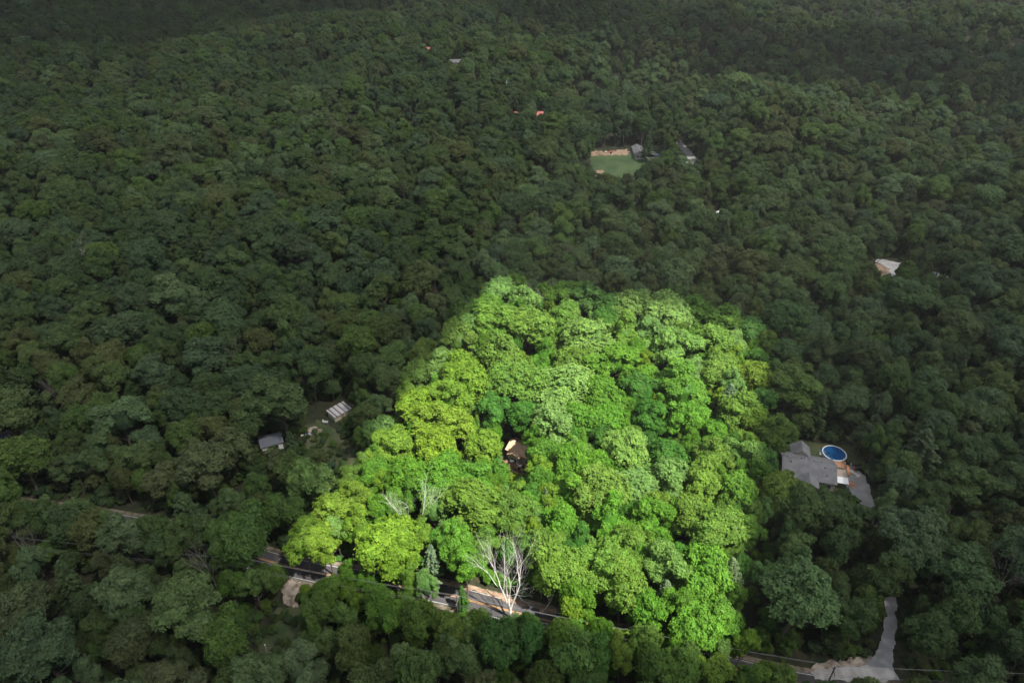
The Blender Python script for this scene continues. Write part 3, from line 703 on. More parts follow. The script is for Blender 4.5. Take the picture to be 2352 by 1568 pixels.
for t in solo:
    if len(t.label.split()) > 16 or len(t.label.replace('-', ' ').split()) > 16: t.label = t.label.replace('small ', '', 1) if t.label.startswith('small ') else t.label.replace('big ', '', 1) if t.label.startswith('big ') else t.label.replace(' and ', '-')
    cm, tm, wd = (PROTO if t.kind == 'leafy' else PINES)[t.proto]
    nm = 'broadleaf_tree' if t.kind == 'leafy' else 'conifer_tree'
    root = empty(nm, (t.x, t.y, t.z), t.rot, t.label, 'tree', 'trees of the forest' if t.kind == 'leafy' else 'conifers among the broadleaf trees')
    root.rotation_euler = (t.tl[0], t.tl[1], t.rot); root.scale = (t.s * t.ax, t.s / t.ax, t.hs) if t.kind == 'leafy' else (t.D / 7.0, t.D / 7.0, t.hs)
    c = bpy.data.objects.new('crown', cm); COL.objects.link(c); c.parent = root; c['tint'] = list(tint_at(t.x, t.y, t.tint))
    k = bpy.data.objects.new('trunk', tm); COL.objects.link(k); k.parent = root

# ---------------------------------------------------------------- everything else of the forest: one mass
def joined(crown, trunk):
    n1 = len(crown.vertices); v = np.empty(n1 * 3, np.float32); crown.vertices.foreach_get('co', v)
    lv = np.empty(n1, np.float32); crown.attributes['leafvar'].data.foreach_get('value', lv)
    n2 = len(trunk.vertices); v2 = np.empty(n2 * 3, np.float32); trunk.vertices.foreach_get('co', v2)
    f = [list(p.vertices) for p in crown.polygons]; nf = len(f); f += [[i + n1 for i in p.vertices] for p in trunk.polygons]
    me = bpy.data.meshes.new('tree_mesh'); me.from_pydata(np.concatenate([v, v2]).reshape(-1, 3).tolist(), [], f)
    me.materials.append(M['leaf']); me.materials.append(M['bark']); set_leafvar(me, np.concatenate([lv, np.full(n2, 0.5)]))
    mi = np.zeros(len(f), np.int32); mi[nf:] = 1; me.polygons.foreach_set('material_index', mi); me.update(); return me
pc = bpy.data.collections.new('tree_kinds')
for i, (cm, tm, wd) in enumerate(PROTO + PINES):
    pc.objects.link(bpy.data.objects.new('kind_%02d' % i, joined(cm, tm)))

def scatter(name, P, idx, rot, scl, tint, label):
    me = bpy.data.meshes.new(name); me.from_pydata(P, [], []); n = len(P)
    a = me.attributes.new('pick', 'INT', 'POINT'); a.data.foreach_set('value', np.asarray(idx, np.int32))
    a = me.attributes.new('turn', 'FLOAT_VECTOR', 'POINT'); a.data.foreach_set('vector', np.asarray(rot, np.float32).ravel())
    a = me.attributes.new('size', 'FLOAT_VECTOR', 'POINT'); a.data.foreach_set('vector', np.asarray(scl, np.float32).ravel())
    a = me.attributes.new('tint', 'FLOAT_VECTOR', 'POINT'); a.data.foreach_set('vector', np.asarray(tint, np.float32).ravel())
    o = bpy.data.objects.new(name, me); COL.objects.link(o)
    ng = bpy.data.node_groups.new(name + '_nodes', 'GeometryNodeTree')
    ng.interface.new_socket('Geometry', in_out='INPUT', socket_type='NodeSocketGeometry'); ng.interface.new_socket('Geometry', in_out='OUTPUT', socket_type='NodeSocketGeometry')
    gi = ng.nodes.new('NodeGroupInput'); go = ng.nodes.new('NodeGroupOutput')
    ci = ng.nodes.new('GeometryNodeCollectionInfo'); ci.inputs['Collection'].default_value = pc; ci.inputs['Separate Children'].default_value = True; ci.inputs['Reset Children'].default_value = True
    ip = ng.nodes.new('GeometryNodeInstanceOnPoints'); ip.inputs['Pick Instance'].default_value = True
    def na(nm, ty):
        q = ng.nodes.new('GeometryNodeInputNamedAttribute'); q.data_type = ty; q.inputs['Name'].default_value = nm; return q
    er = ng.nodes.new('FunctionNodeEulerToRotation')
    L = ng.links.new
    L(gi.outputs[0], ip.inputs['Points']); L(ci.outputs[0], ip.inputs['Instance']); L(na('pick', 'INT').outputs['Attribute'], ip.inputs['Instance Index'])
    L(na('turn', 'FLOAT_VECTOR').outputs['Attribute'], er.inputs[0]); L(er.outputs[0], ip.inputs['Rotation']); L(na('size', 'FLOAT_VECTOR').outputs['Attribute'], ip.inputs['Scale'])
    L(ip.outputs[0], go.inputs[0])
    md = o.modifiers.new('scatter', 'NODES'); md.node_group = ng
    return tag(o, label, kind='stuff')

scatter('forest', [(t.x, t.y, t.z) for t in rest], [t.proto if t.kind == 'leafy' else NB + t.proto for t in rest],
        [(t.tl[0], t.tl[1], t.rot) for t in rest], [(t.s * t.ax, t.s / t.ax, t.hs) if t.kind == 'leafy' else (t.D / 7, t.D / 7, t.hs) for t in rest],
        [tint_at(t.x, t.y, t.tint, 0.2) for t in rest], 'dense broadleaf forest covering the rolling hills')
# low brush on the forest floor and round the openings
P = []; I = []; Ro = []; S = []; Ti = []
for _ in range(20000):
    y = rnd.uniform(45, 380); x = rnd.uniform(-1, 1) * (y * 0.9 + 60)
    if not feet_ok(x, y, 2): continue
    s = rnd.uniform(0.10, 0.30); z = float(tz(x, y)); sd = float(lot_sd(x, y)) > 0
    P.append((x, y, z - 0.9)); I.append(rnd.randrange(NB)); Ro.append((0, 0, rnd.uniform(0, 6.28))); S.append((s, s, s * rnd.uniform(.6, 1.0)))
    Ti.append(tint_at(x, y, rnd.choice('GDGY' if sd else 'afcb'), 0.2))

for px, py, k in [(705, 1010, 5), (735, 1005, 6), (720, 1030, 7), (760, 1035, 8), (745, 1055, 6), (790, 1060, 8), (815, 1085, 7), (700, 975, 5), (640, 1425, 7), (660, 1440, 6), (605, 1455, 6), (680, 1470, 7), (1795, 975, 6), (1830, 950, 6)]:
    q = at(px, py)
    for _ in range(k):
        x = q.x + rnd.gauss(0, 2.4); y = q.y + rnd.gauss(0, 2.4); s_ = rnd.uniform(0.06, 0.17)
        P.append((x, y, float(tz(x, y)) - 5.4 * s_)); I.append(rnd.randrange(NB)); Ro.append((0, 0, rnd.uniform(0, 6.28))); S.append((s_ * 1.2, s_ * 1.2, s_)); Ti.append(jitter(TINT[rnd.choice('afcb')], 0.2))
scatter('undergrowth', P, I, Ro, S, Ti, 'low shrubs under the trees')

# ---------------------------------------------------------------- bare trees
def bare_tree(name, base, height, spread, seed, mat, label, levels=5, trunk=0.35, leaders=3, lean=(0, 0), twig=1.0, split=0.16, group=None, cat='dead tree'):
    g = random.Random(seed); root = empty(name, base, 0, label, cat, group)
    big = MB(); small = MB()
    def grow(p, d, L, r, lv):
        q = p; pts = [p]; rs = [r]; dd = d.copy()
        for k in range(3):
            dd = (dd + Vector((g.uniform(-.12, .12), g.uniform(-.12, .12), g.uniform(-.03, .10)))).normalized(); q = q + dd * L / 3; pts.append(q); rs.append(r * (1 - 0.17 * (k + 1)))
        (big if lv >= levels - 1 else small).tube(pts, rs, 6 if r > 0.1 else 4)
        if lv == 0: return
        n = 3 if lv > 1 else 3
        for k in range(n):
            a = Vector((g.gauss(0, 1), g.gauss(0, 1), g.gauss(0, .35))); a = (a - dd * a.dot(dd)).normalized()
            sp = g.uniform(0.35, 0.75); nd = (dd + a * sp + Vector((0, 0, 0.15))).normalized()
            st = pts[3] if k == 0 else pts[g.choice((1, 2, 2, 3))]
            grow(st, nd if k else (dd + a * 0.22).normalized(), L * g.uniform(.56, .78), r * (0.5 if k == 0 else 0.40), lv - 1)
    tl = height * split; fork = Vector((0, 0, tl))
    big.tube([Vector((0, 0, -1)), Vector((0, 0, tl * 0.5)), fork], [trunk * 1.35, trunk, trunk * 0.95], 8)
    for i in range(leaders):
        a = i * 6.283 / leaders + g.uniform(-.5, .5) + 0.2; s = spread / height * g.uniform(0.75, 1.05)
        grow(fork + Vector((0, 0, g.uniform(-.5, 0))), Vector((math.cos(a) * s + lean[0], math.sin(a) * s * 0.6 + lean[1], 1)).normalized(), height * 0.36, trunk * 0.66, levels)
    big.build('trunk', mat, root); tag(small.build('branches', mat, root), kind='stuff')
    return root

def height_to(base, py_top):
    b, lo, hi = base, 1, 60
    for _ in range(30):
        m = (lo + hi) / 2; y = proj([[b.x, b.y, b.z + m]])[1][0]
        if y > py_top: lo = m
        else: hi = m
    return lo
b = at(1172, 1420); h = height_to(b, 1216); print('dead tree', h)
bare_tree('bare_tree', b, h * 0.82, h * 0.25, 17, M['deadbark'], 'large leafless white-barked tree standing at the roadside in front of the sunlit wood', 5, 0.36, 3, split=0.12)
b = at(934, 1112, 23.0); b.z -= 23.0; bare_tree('bare_tree', b, 25, 4.5, 8, M['deadbark'], 'slender bleached dead snag rising from the sunlit wood', 4, 0.32, 2)
b = at(1508, 1475); bare_tree('bare_tree', b, 7, 3.2, 11, M['deadbark'], 'small white twiggy bare shrub by the road near the sunlit corner', 4, 0.14, 4, split=0.08)
b = at(1246, 1410); bare_tree('bare_tree', b, 9, 2.8, 12, M['deadbark'], 'thin crooked pale stem leaning over the road verge', 3, 0.12, 1, lean=(0.4, 0))
b = at(928, 1345); bare_tree('bare_tree', b, 9, 2.4, 13, M['deadbark'], 'forked pale branch sticking up beside the blue-green roadside pine', 3, 0.14, 2, lean=(-0.2, 0))
for px, py, hh, seed, lab, mt in BARE:
    hh -= 3.5; b = at(px, py, hh * 0.86); b.z -= hh * 0.86; bare_tree('bare_tree', b, hh * 0.85, hh * 0.2, seed, M[mt], lab, 4, 0.2, 3, split=0.3)

# ---------------------------------------------------------------- the road
strip(ROAD, -2.75, 2.75, LIFT, 'road', M['asphalt'], nseg=6)
strip(ROAD, -3.9, -2.75, LIFT - 0.03, 'road_verge', M['verge']); strip(ROAD, 2.75, 3.9, LIFT - 0.03, 'road_verge', M['verge'])
for a, b_ in ((-2.52, -2.40), (2.40, 2.52)): strip(ROAD, a, b_, LIFT + 0.012, 'road_marking', M['linewhite'], nseg=1)
for a, b_ in ((-0.20, -0.07), (0.07, 0.20)): strip(ROAD, a, b_, LIFT + 0.012, 'road_marking', M['yellow'], nseg=1)
drape('dirt_bank', [(1005, 1333), (1060, 1340), (1130, 1358), (1180, 1377), (1215, 1392), (1215, 1396), (1180, 1385), (1120, 1366), (1008, 1338)], M['dirt'], LIFT + 0.03, 0.5, 0.3, hump=0.05)
drape('dirt_patch', [(1655, 1494), (1712, 1496), (1716, 1508), (1660, 1504)], M['dirt'], LIFT + 0.05, 0.5, 0.3)
drape('dirt_patch', [(1235, 1395), (1275, 1398), (1278, 1410), (1240, 1410)], M['dirt'], LIFT + 0.06, 0.5, 0.3)
drape('rubble_bank', [(655, 1332), (700, 1334), (698, 1350), (684, 1398), (670, 1400), (648, 1366)], M['paledirt'], LIFT, 0.45, 0.6, hump=0.12)
drape('grass_clearing', [(636, 1392), (704, 1395), (700, 1450), (688, 1520), (590, 1525), (590, 1455), (630, 1430)], M['brush'], LIFT - 0.04, 0.8, 0.8)
drape('driveway', [(2033, 1366), (2058, 1366), (2058, 1430), (2054, 1480), (2050, 1530), (2066, 1560), (2020, 1568), (1870, 1560), (1862, 1545), (1905, 1532), (1985, 1528), (2012, 1500), (2030, 1450)], M['gravel'], LIFT + 0.02, 0.35, 0.25)
drape('gravel_apron', [(1868, 1530), (1905, 1514), (1955, 1512), (2005, 1502), (2000, 1530), (1900, 1556), (1858, 1550)], M['paledirt'], LIFT - 0.02, 0.4, 0.4)

# ---------------------------------------------------------------- utility poles and wires
def util_pole(p, h, mat, label, arm_dir, arms=True, grp='utility poles along the road'):
    root = empty('utility_pole', p, arm_dir, label, 'utility pole', grp)
    MB().tube([(0, 0, -1.5), (0, 0, h * 0.5), (0, 0, h)], [0.17, 0.15, 0.12], 8).build('pole', mat, root)
    if arms:
        MB().box((0, 0.18, h - 1.9), (2.4, 0.12, 0.14)).build('crossarm', mat, root)
        for s in (-1, 1):
            MB().tube([(s * 0.08, 0.14, h - 2.6), (s * 0.85, 0.18, h - 2.0)], 0.03, 5).build('brace', M['metal'], root)
        for x, y, z in ((-1.1, 0.18, h - 1.83), (1.1, 0.18, h - 1.83), (0, 0, h)):
            MB().tube([(x, y, z), (x, y, z + 0.1), (x, y, z + 0.24)], [0.07, 0.09, 0.05], 6).build('insulator', M['white'], root)
    return root
ptop = PTOP
plab = ['utility pole beyond the left edge', 'wooden utility pole among the trees left of the pale rubble bank', 'slim grey utility pole with crossarm in front of the open stretch of road', 'dark leaning-looking utility pole in front of the gravel driveway mouth', 'utility pole beyond the right edge']
wd_ = Vector((ptop[3].x - ptop[1].x, ptop[3].y - ptop[1].y, 0)).normalized(); ang = math.atan2(wd_.y, wd_.x) - math.pi / 2
for i in (1, 2, 3):
    p = ptop[i]; util_pole(Vector((p.x, p.y, float(tz(p.x, p.y)))), POLE, M['poledark'] if i == 3 else M['polewood'], plab[i], ang)
side = Vector((wd_.y, -wd_.x, 0))
for off, dz, r, lab in ((0, 0.22, 0.024, 'topmost thin power line strung above the road'), (-1.1, -1.6, 0.026, 'power line on the far end of the crossarm above the road'), (1.1, -1.6, 0.026, 'power line on the near end of the crossarm above the road'), (0.15, -3.6, 0.030, 'lowest thick cable strung along the road poles')):
    pts = []
    for a, b_ in zip(ptop[:-1], ptop[1:]):
        a2 = a + side * off + Vector((0, 0, dz)); b2 = b_ + side * off + Vector((0, 0, dz)); L = (b2 - a2).length
        for k in range(16):
            t = k / 16; q = a2.lerp(b2, t); q.z -= 4 * t * (1 - t) * L * 0.012; pts.append(q)
    pts.append(b2)
    tag(MB().tube(pts, r, 4).build('power_line', M['wire']), lab, 'power line', 'wires along the road')
p = at(617, 1506); r_ = empty('marker_pole', p, 0, 'short white post standing in the grassy clearing at the bottom left', 'post'); MB().tube([(0, 0, -.5), (0, 0, 4.2)], 0.11, 8).build('post', M['metal'], r_); MB().tube([(0, 0, 4.2), (0, 0, 4.4)], 0.14, 8).build('cap', M['white'], r_)

# ---------------------------------------------------------------- house with the grey roof, pool, deck
def local(P0, ux):
    """world -> frame with x along ux"""
    uy = Vector((-ux.y, ux.x, 0)); return uy

def gable(root, x0, x1, y0, y1, zb, zt, ridge_h, wallm, roofm, axis='x', over=0.35, th=0.14, gable_ends=True):
    """walls and a two-slope roof; the ridge runs along axis"""
    mb = MB(); mb.box(((x0 + x1) / 2, (y0 + y1) / 2, (zb + zt) / 2), (x1 - x0, y1 - y0, zt - zb))
    if axis == 'x': ym = (y0 + y1) / 2; mb.prism([(x0, y0, zt), (x0, y1, zt), (x0, ym, ridge_h)], (x1 - x0, 0, 0))
    else: xm = (x0 + x1) / 2; mb.prism([(x0, y0, zt), (x1, y0, zt), (xm, y0, ridge_h)], (0, y1 - y0, 0))
    wl = mb.build('wall', wallm, root)
    for s in (-1, 1):
        if axis == 'x':
            ym = (y0 + y1) / 2; ye = (y1 if s > 0 else y0); sl = (ridge_h - zt) / abs(ye - ym); eo = ye + s * over; ze = zt - sl * over
            pts = [(x0 - over, ym, ridge_h + .03), (x1 + over, ym, ridge_h + .03), (x1 + over, eo, ze + .03), (x0 - over, eo, ze + .03)]
        else:
            xm = (x0 + x1) / 2; xe = (x1 if s > 0 else x0); sl = (ridge_h - zt) / abs(xe - xm); eo = xe + s * over; ze = zt - sl * over
            pts = [(xm, y0 - over, ridge_h + .03), (xm, y1 + over, ridge_h + .03), (eo, y1 + over, ze + .03), (eo, y0 - over, ze + .03)]
        if (s > 0) == (axis == 'x'): pts = pts[::-1]
        MB().prism(pts, (0, 0, th)).build('roof_slope', roofm, root)
    return wl

def win(root, x, y, z, w_, h, face, shutters=False):
    """a window on a wall facing -y ('s'), +x ('e')"""
    f = MB(); dx, dy = (w_, 0.08) if face in 'ns' else (0.08, w_)
    f.box((x, y, z), (dx + (0.16 if face in 'ns' else 0), dy + (0.16 if face in 'ew' else 0), h + 0.16)); o = f.build('window', M['white'], root)
    g = {'s': (0, -0.05), 'n': (0, 0.05), 'e': (0.05, 0), 'w': (-0.05, 0)}[face]
    MB().box((x + g[0], y + g[1], z), (dx, dy, h)).build('pane', M['glass'], o)
    if shutters:
        for s in (-1, 1):
            MB().box((x + s * (w_ / 2 + 0.32) * (face in 'ns') , y + s * (w_ / 2 + 0.32) * (face in 'ew'), z), (0.36 if face in 'ns' else 0.1, 0.1 if face in 'ns' else 0.36, h + 0.1)).build('shutter', M['dark'], root)

rl = at(1797, 1049, 5.2); rr = at(1922, 1070, 5.2); g0 = float(tz(rl.x, rl.y)); ux = Vector((rr.x - rl.x, rr.y - rl.y, 0)); Lh = ux.length; ux.normalize(); hang = math.atan2(ux.y, ux.x)
print('house length', Lh, 'angle', math.degrees(hang))
house = empty('house', (rl.x, rl.y, float(tz(rl.x, rl.y))), hang, 'long house with a grey shingle roof and crossing gables beside the blue pool', 'house')
gable(house, 0.3, Lh - 0.3, -5.0, 5.0, -0.6, 3.0, 5.2, M['beige'], M['roof'])
gable(house, 3.4, 8.3, 4.4, 8.6, -0.6, 3.1, 5.0, M['beige'], M['roof'], 'y')
gable(house, 4.4, 9.4, -8.2, -4.4, -0.6, 3.0, 4.7, M['beige'], M['roof'], 'y')
for x, y in ((1.6, 0.8), (2.3, -1.0), (5.2, 0.7), (8.6, 0.8), (10.6, 0.7), (11.4, -1.2), (11.8, -3.4), (5.2, 6.5)):
    if y > 5: z = 5.0 - 0.7
    else: z = 5.2 - abs(y) * 0.44
    MB().box((x, y, z + 0.18), (0.36, 0.36, 0.26)).build('roof_vent', M['black'], house)
MB().tube([(6.4, 0.2, 5), (6.4, 0.2, 5.9)], 0.09, 6).build('roof_pipe', M['white'], house)
win(house, 12.5, -5.04, 1.6, 1.4, 1.2, 's'); win(house, 2.2, -5.04, 1.6, 1.4, 1.2, 's'); win(house, Lh - 0.26, 1.5, 1.6, 1.2, 1.2, 'e')
MB().box((Lh - 0.24, -2.4, 1.05), (0.1, 1.0, 2.1)).build('door', M['white'], house)

def thing_at(name, px, py, rz, label, cat, h=0, group=None):
    p = at(px, py, h); p.z -= h; p.z = float(tz(p.x, p.y)); return empty(name, p, rz, label, cat, group)
# yard sheets
drape('yard_grass', [(1780, 1040), (1830, 1010), (1900, 1020), (1968, 1024), (1985, 1060), (1965, 1075), (1940, 1130), (1800, 1120)], M['brush'], LIFT - 0.05, 0.6, 0.8)
drape('driveway', [(1928, 1072), (1950, 1064), (1972, 1078), (1988, 1096), (2001, 1130), (2012, 1180), (2020, 1220), (1996, 1222), (1978, 1180), (1955, 1130), (1934, 1108)], M['gravel2'], LIFT, 0.45, 0.35)
drape('garden_clearing', [(1770, 945), (1830, 935), (1850, 960), (1800, 985), (1765, 975)], M['brush'], LIFT - 0.05, 0.6, 0.8)
pt = at(1930, 1074, 0.0)
px_ = at(1943, 1086); patio = empty('patio', (px_.x, px_.y, float(tz(px_.x, px_.y)) + LIFT), hang, 'tan patio slab between the grey house and the driveway', 'patio')
MB().box((-2.2, 0, 0.06), (4.6, 5.0, 0.12)).build('slab', M['patio'], patio)
dp = at(1933, 1069, 1.0); deckr = empty('deck', (dp.x, dp.y, float(tz(dp.x, dp.y))), hang, 'raised wooden deck between the blue pool and the grey house', 'deck')
MB().box((-1.4, 1.0, 0.45), (4.4, 3.6, 0.9)).build('deck_frame', M['oldwood'], deckr)
for k in range(16):
    MB().box((-1.4, -0.7 + k * 0.227, 0.95), (4.5, 0.19, 0.06)).build('plank', M['wood'] if k % 3 else M['oldwood'], deckr)
for sx in (-3.5, 0.7):
    for sy in (-.7, 1.0, 2.7): MB().box((sx, sy, 1.4), (0.1, 0.1, 0.9)).build('rail_post', M['oldwood'], deckr)
MB().box((0.7, 1.0, 1.86), (0.12, 3.6, 0.06)).build('rail', M['oldwood'], deckr)
bp = at(1946, 1080, 0.5); bench = empty('bench', (bp.x, bp.y, float(tz(bp.x, bp.y)) + LIFT), hang, 'long orange cedar bench along the edge of the patio', 'bench')
for k in range(2): MB().box((k * 0.36, 0, 0.62), (0.32, 4.4, 0.07)).build('plank', M['wood'], bench)
for sy in (-1.9, 0, 1.9): MB().box((0.18, sy, 0.30), (0.5, 0.1, 0.58)).build('leg', M['oldwood'], bench)
ap = at(1930, 1102, 2.3); aw = empty('awning', (ap.x, ap.y, float(tz(ap.x, ap.y))), hang, 'bright white flat awning at the corner of the grey house', 'awning')
MB().box((0, 0, 2.35), (4.2, 2.6, 0.1)).build('canopy', M['white'], aw)
for sx in (-1.9, 1.9):
    for sy in (-1.1, 1.1): MB().tube([(sx, sy, -0.2), (sx, sy, 2.3)], 0.05, 6).build('post', M['white'], aw)
for k in range(4): pass
st = at(1949, 1106, 0.2); stp = empty('steps', (st.x, st.y, float(tz(st.x, st.y)) + LIFT), hang, 'low wooden steps beside the white awning', 'steps')
for k in range(4): MB().box((0.3 * k, -0.5 * k, 0.5 - 0.13 * k), (2.6, 0.4, 0.1)).build('plank', M['wood'] if k % 2 else M['oldwood'], stp)
MB().box((0.3, -0.5, 0.15), (2.2, 1.4, 0.3)).build('base', M['oldwood'], stp)
# pool
pc_ = at(1916.5, 1040.5, 1.2); pool = empty('swimming_pool', (pc_.x, pc_.y, float(tz(pc_.x, pc_.y))), 0, 'round blue above-ground swimming pool beside the grey house', 'swimming pool')
rx = (at(1943.5, 1043, 1.2) - at(1889.5, 1038, 1.2)).length / 2; print('pool r', rx)
def ringmesh(r0, r1, z0, z1, n=48):
    V = []; Fc = []
    for k in range(n):
        a = 2 * math.pi * k / n; c, s = math.cos(a), math.sin(a)
        V += [(r0 * c, r0 * s, z0), (r1 * c, r1 * s, z0), (r1 * c, r1 * s, z1), (r0 * c, r0 * s, z1)]
    for k in range(n):
        a = 4 * k; b_ = 4 * ((k + 1) % n)
        for i in range(4): Fc.append([a + i, a + (i + 1) % 4, b_ + (i + 1) % 4, b_ + i][::-1])
    return V, Fc
mesh_obj('wall', *ringmesh(rx - 0.12, rx - 0.04, -0.6, 1.25), M['poolwall'], pool); mesh_obj('rim', *ringmesh(rx - 0.2, rx + 0.1, 1.25, 1.31), M['white'], pool)
mesh_obj('water', [(math.cos(2 * math.pi * k / 48) * (rx - .125), math.sin(2 * math.pi * k / 48) * (rx - .125), 1.08) for k in range(48)], [list(range(48))], M['water'], pool)
for k in range(14):
    a = 2 * math.pi * k / 14; MB().box((math.cos(a) * (rx + 0.02), math.sin(a) * (rx + 0.02), 0.6), (0.09, 0.14, 1.3), a).build('upright', M['poolwall'], pool)
for s in (-0.3, 0.3): MB().tube([(-rx * .92, s, -0.2), (-rx * .98, s, 1.9), (-rx * .86, s, 2.05), (-rx * .8, s, 1.2)], 0.035, 6).build('ladder_rail', M['metal'], pool)
# things in the yard
def grill(px, py, label):
    r = thing_at('grill', px, py, hang, label, 'grill'); MB().box((0, 0, 0.95), (1.1, 0.6, 0.5)).build('hood', M['black'], r); MB().box((0, 0, 0.4), (0.9, 0.5, 0.55)).build('cabinet', M['black'], r)
    for s in (-1, 1): MB().box((s * 0.8, 0, 0.82), (0.45, 0.5, 0.05)).build('side_shelf', M['metal'], r); MB().tube([(s * .4, -.1, .1), (s * .4, .1, .1)], 0.1, 8).build('wheel', M['black'], r)
grill(1946, 1068, 'black grill on the gravel below the pool')
r = thing_at('utility_trailer', 1971, 1077, 0.1, 'black open utility trailer beside the driveway next to the trees', 'trailer')
MB().box((0, 0, 0.55), (3.0, 1.7, 0.1)).build('bed', M['dark'], r)
for x, y, dx, dy in ((0, .85, 3.0, .06), (0, -.85, 3.0, .06), (1.5, 0, .06, 1.7), (-1.5, 0, .06, 1.7)): MB().box((x, y, 0.8), (dx, dy, 0.42)).build('side_panel', M['black'], r)
for s in (-1, 1): MB().tube([(0, s * .92, .33), (0, s * 1.1, .33)], 0.33, 12).build('wheel', M['black'], r)
MB().tube([(-1.5, 0, .5), (-2.6, 0, .45)], 0.05, 6).build('tow_bar', M['black'], r)
def bicycle(px, py, rz, label):
    r = thing_at('bicycle', px, py, rz, label, 'bicycle', group='bikes left by the trailer')
    for x in (-0.5, 0.5):
        mb = MB(); pts = [(x + 0.32 * math.cos(a), 0, 0.33 + 0.32 * math.sin(a)) for a in np.linspace(0, 6.283, 15)]; mb.tube(pts, 0.03, 4).build('wheel', M['black'], r)
    MB().tube([(-.5, 0, .33), (-.15, 0, .8), (.35, 0, .8), (.5, 0, .33)], 0.025, 5).tube([(-.15, 0, .8), (0, 0, .33), (.35, 0, .8)], 0.025, 5).build('frame', M['red'], r)
    MB().box((-.18, 0, .92), (.25, .12, .06)).build('saddle', M['black'], r); MB().box((.36, 0, 1.0), (.05, .5, .05)).build('handlebar', M['metal'], r)
bicycle(1956, 1077, 0.6, 'red bicycle standing left of the black trailer'); bicycle(1960, 1080, 1.6, 'second red bicycle between the orange bench and the black trailer')
def chair(px, py, rz, mat, label, grp=None, h=0, z=None):
    r = thing_at('garden_chair', px, py, rz, label, 'chair', h, grp)
    if z is not None: r.location.z = z
    MB().box((0, 0, .43), (.55, .55, .06)).build('seat', mat, r); MB().box((0, .27, .75), (.55, .06, .6)).build('backrest', mat, r)
    for x in (-.24, .24):
        for y in (-.24, .24): MB().box((x, y, .2), (.05, .05, .42)).build('leg', mat, r)
        MB().box((x, 0, .64), (.05, .5, .04)).build('armrest', mat, r)
    return r
chair(1884, 1045, 0.4, M['white'], 'white garden chair between the rear gable and the pool')
r = thing_at('kayak', 1887, 1038, 0.4, 'small turquoise float lying by the pool wall', 'pool float'); 
mesh_obj('hull', *ringmesh(0.35, 0.8, 0.0, 0.35, 16), plain('turquoise', (0.05, 0.3, 0.3), 0.5), r); MB().tube([(-.3, 0, .3), (0, 0, .42), (.3, 0, .3)], .06, 6).build('handle', M['white'], r); r.name = 'pool_float'
r = thing_at('lawn_mower', 1788, 1060, 0.5, 'small red mower half hidden by trees left of the grey house', 'mower')
MB().box((0, 0, .35), (.9, .6, .25)).build('deck', M['red'], r); MB().tube([(.4, -.2, .4), (1.2, -.2, 1.0), (1.2, .2, 1.0), (.4, .2, .4)], .03, 5).build('handle', M['black'], r)
for x in (-.4, .4):
    for s in (-1, 1): MB().tube([(x, s * .3, .16), (x, s * .38, .16)], .16, 8).build('wheel', M['black'], r)

# ---------------------------------------------------------------- the house inside the sunlit wood
hp = at(1181, 1041, 3.4); ch = empty('house', (hp.x, hp.y, float(tz(hp.x, hp.y))), R(-32), 'tan-roofed house mostly hidden under the sunlit trees', 'house')
gable(ch, -3.0, 7.5, 0.6, 6.2, -0.6, 3.2, 4.7, M['beige'], M['tanroof'])
gable(ch, -1.6, 1.9, -0.7, 1.0, -0.6, 3.0, 4.1, M['beige'], M['tanroof'], 'y')
MB().box((5.0, 0.2, 3.0), (5.6, 0.1, 0.28)).build('fascia', M['fascia'], ch)
win(ch, 4.2, 0.54, 1.6, 1.2, 1.2, 's'); MB().box((0.2, -0.76, 1.0), (1.6, 0.08, 2.0)).build('patio_door', M['glass'], ch)
d2 = at(1178, 1068, 0.8); pd = empty('deck', (d2.x, d2.y, float(tz(d2.x, d2.y))), R(-36), 'brown boarded deck with a dark railing below the tan-roofed house', 'deck')
MB().box((0.4, 0.6, 0.35), (6.4, 3.8, 0.7)).build('deck_frame', M['deck'], pd)
for k in range(19): MB().box((0.4, -1.2 + k * 0.203, 0.75), (6.5, 0.18, 0.05)).build('plank', M['deck'], pd)
for x in (-2.8, -1.2, 0.4, 2.0, 3.6): MB().box((x, -1.3, 1.25), (0.1, 0.1, 1.0)).build('rail_post', M['black'], pd)
for z in (1.05, 1.4, 1.74): MB().box((0.4, -1.3, z), (6.5, 0.07, 0.07)).build('rail', M['black'], pd)
dz_ = pd.location.z + 0.775
def on_deck(x, y): 
    c, s = math.cos(pd.rotation_euler.z), math.sin(pd.rotation_euler.z); return Vector((pd.location.x + c * x - s * y, pd.location.y + s * x + c * y, dz_))
for k, (x, y, lab) in enumerate([(-0.9, 0.8, 'white table on the brown deck, the larger one beside the black chairs'), (2.2, 0.5, 'smaller white table on the right end of the brown deck')]):
    r = empty('patio_table', on_deck(x, y), 0.2, lab, 'table', 'white tables on the deck'); s = 1.0 if k == 0 else 0.7
    MB().box((0, 0, .72), (1.3 * s, 1.0 * s, .06)).build('table_top', M['white'], r)
    for a in (-1, 1):
        for b_ in (-1, 1): MB().box((a * .55 * s, b_ * .4 * s, .35), (.06, .06, .7)).build('leg', M['black'], r)
for x, y, rz, lab in ((-1.3, -0.3, 3.1, 'black chair in front of the larger white table'), (-1.9, 1.0, 1.4, 'black chair left of the larger white table'), (-0.5, 1.9, 0.1, 'black chair behind the larger white table'), (2.5, -0.4, 3.0, 'black chair in front of the smaller white table'), (3.1, 0.8, -1.2, 'black chair at the right end of the brown deck')):
    c = chair(1178, 1068, rz, M['black'], lab, 'black chairs on the deck'); c.location = on_deck(x, y)
c = chair(1178, 1068, 2.2, M['white'], 'white chair between the two white tables on the deck'); c.location = on_deck(0.9, 0.9)
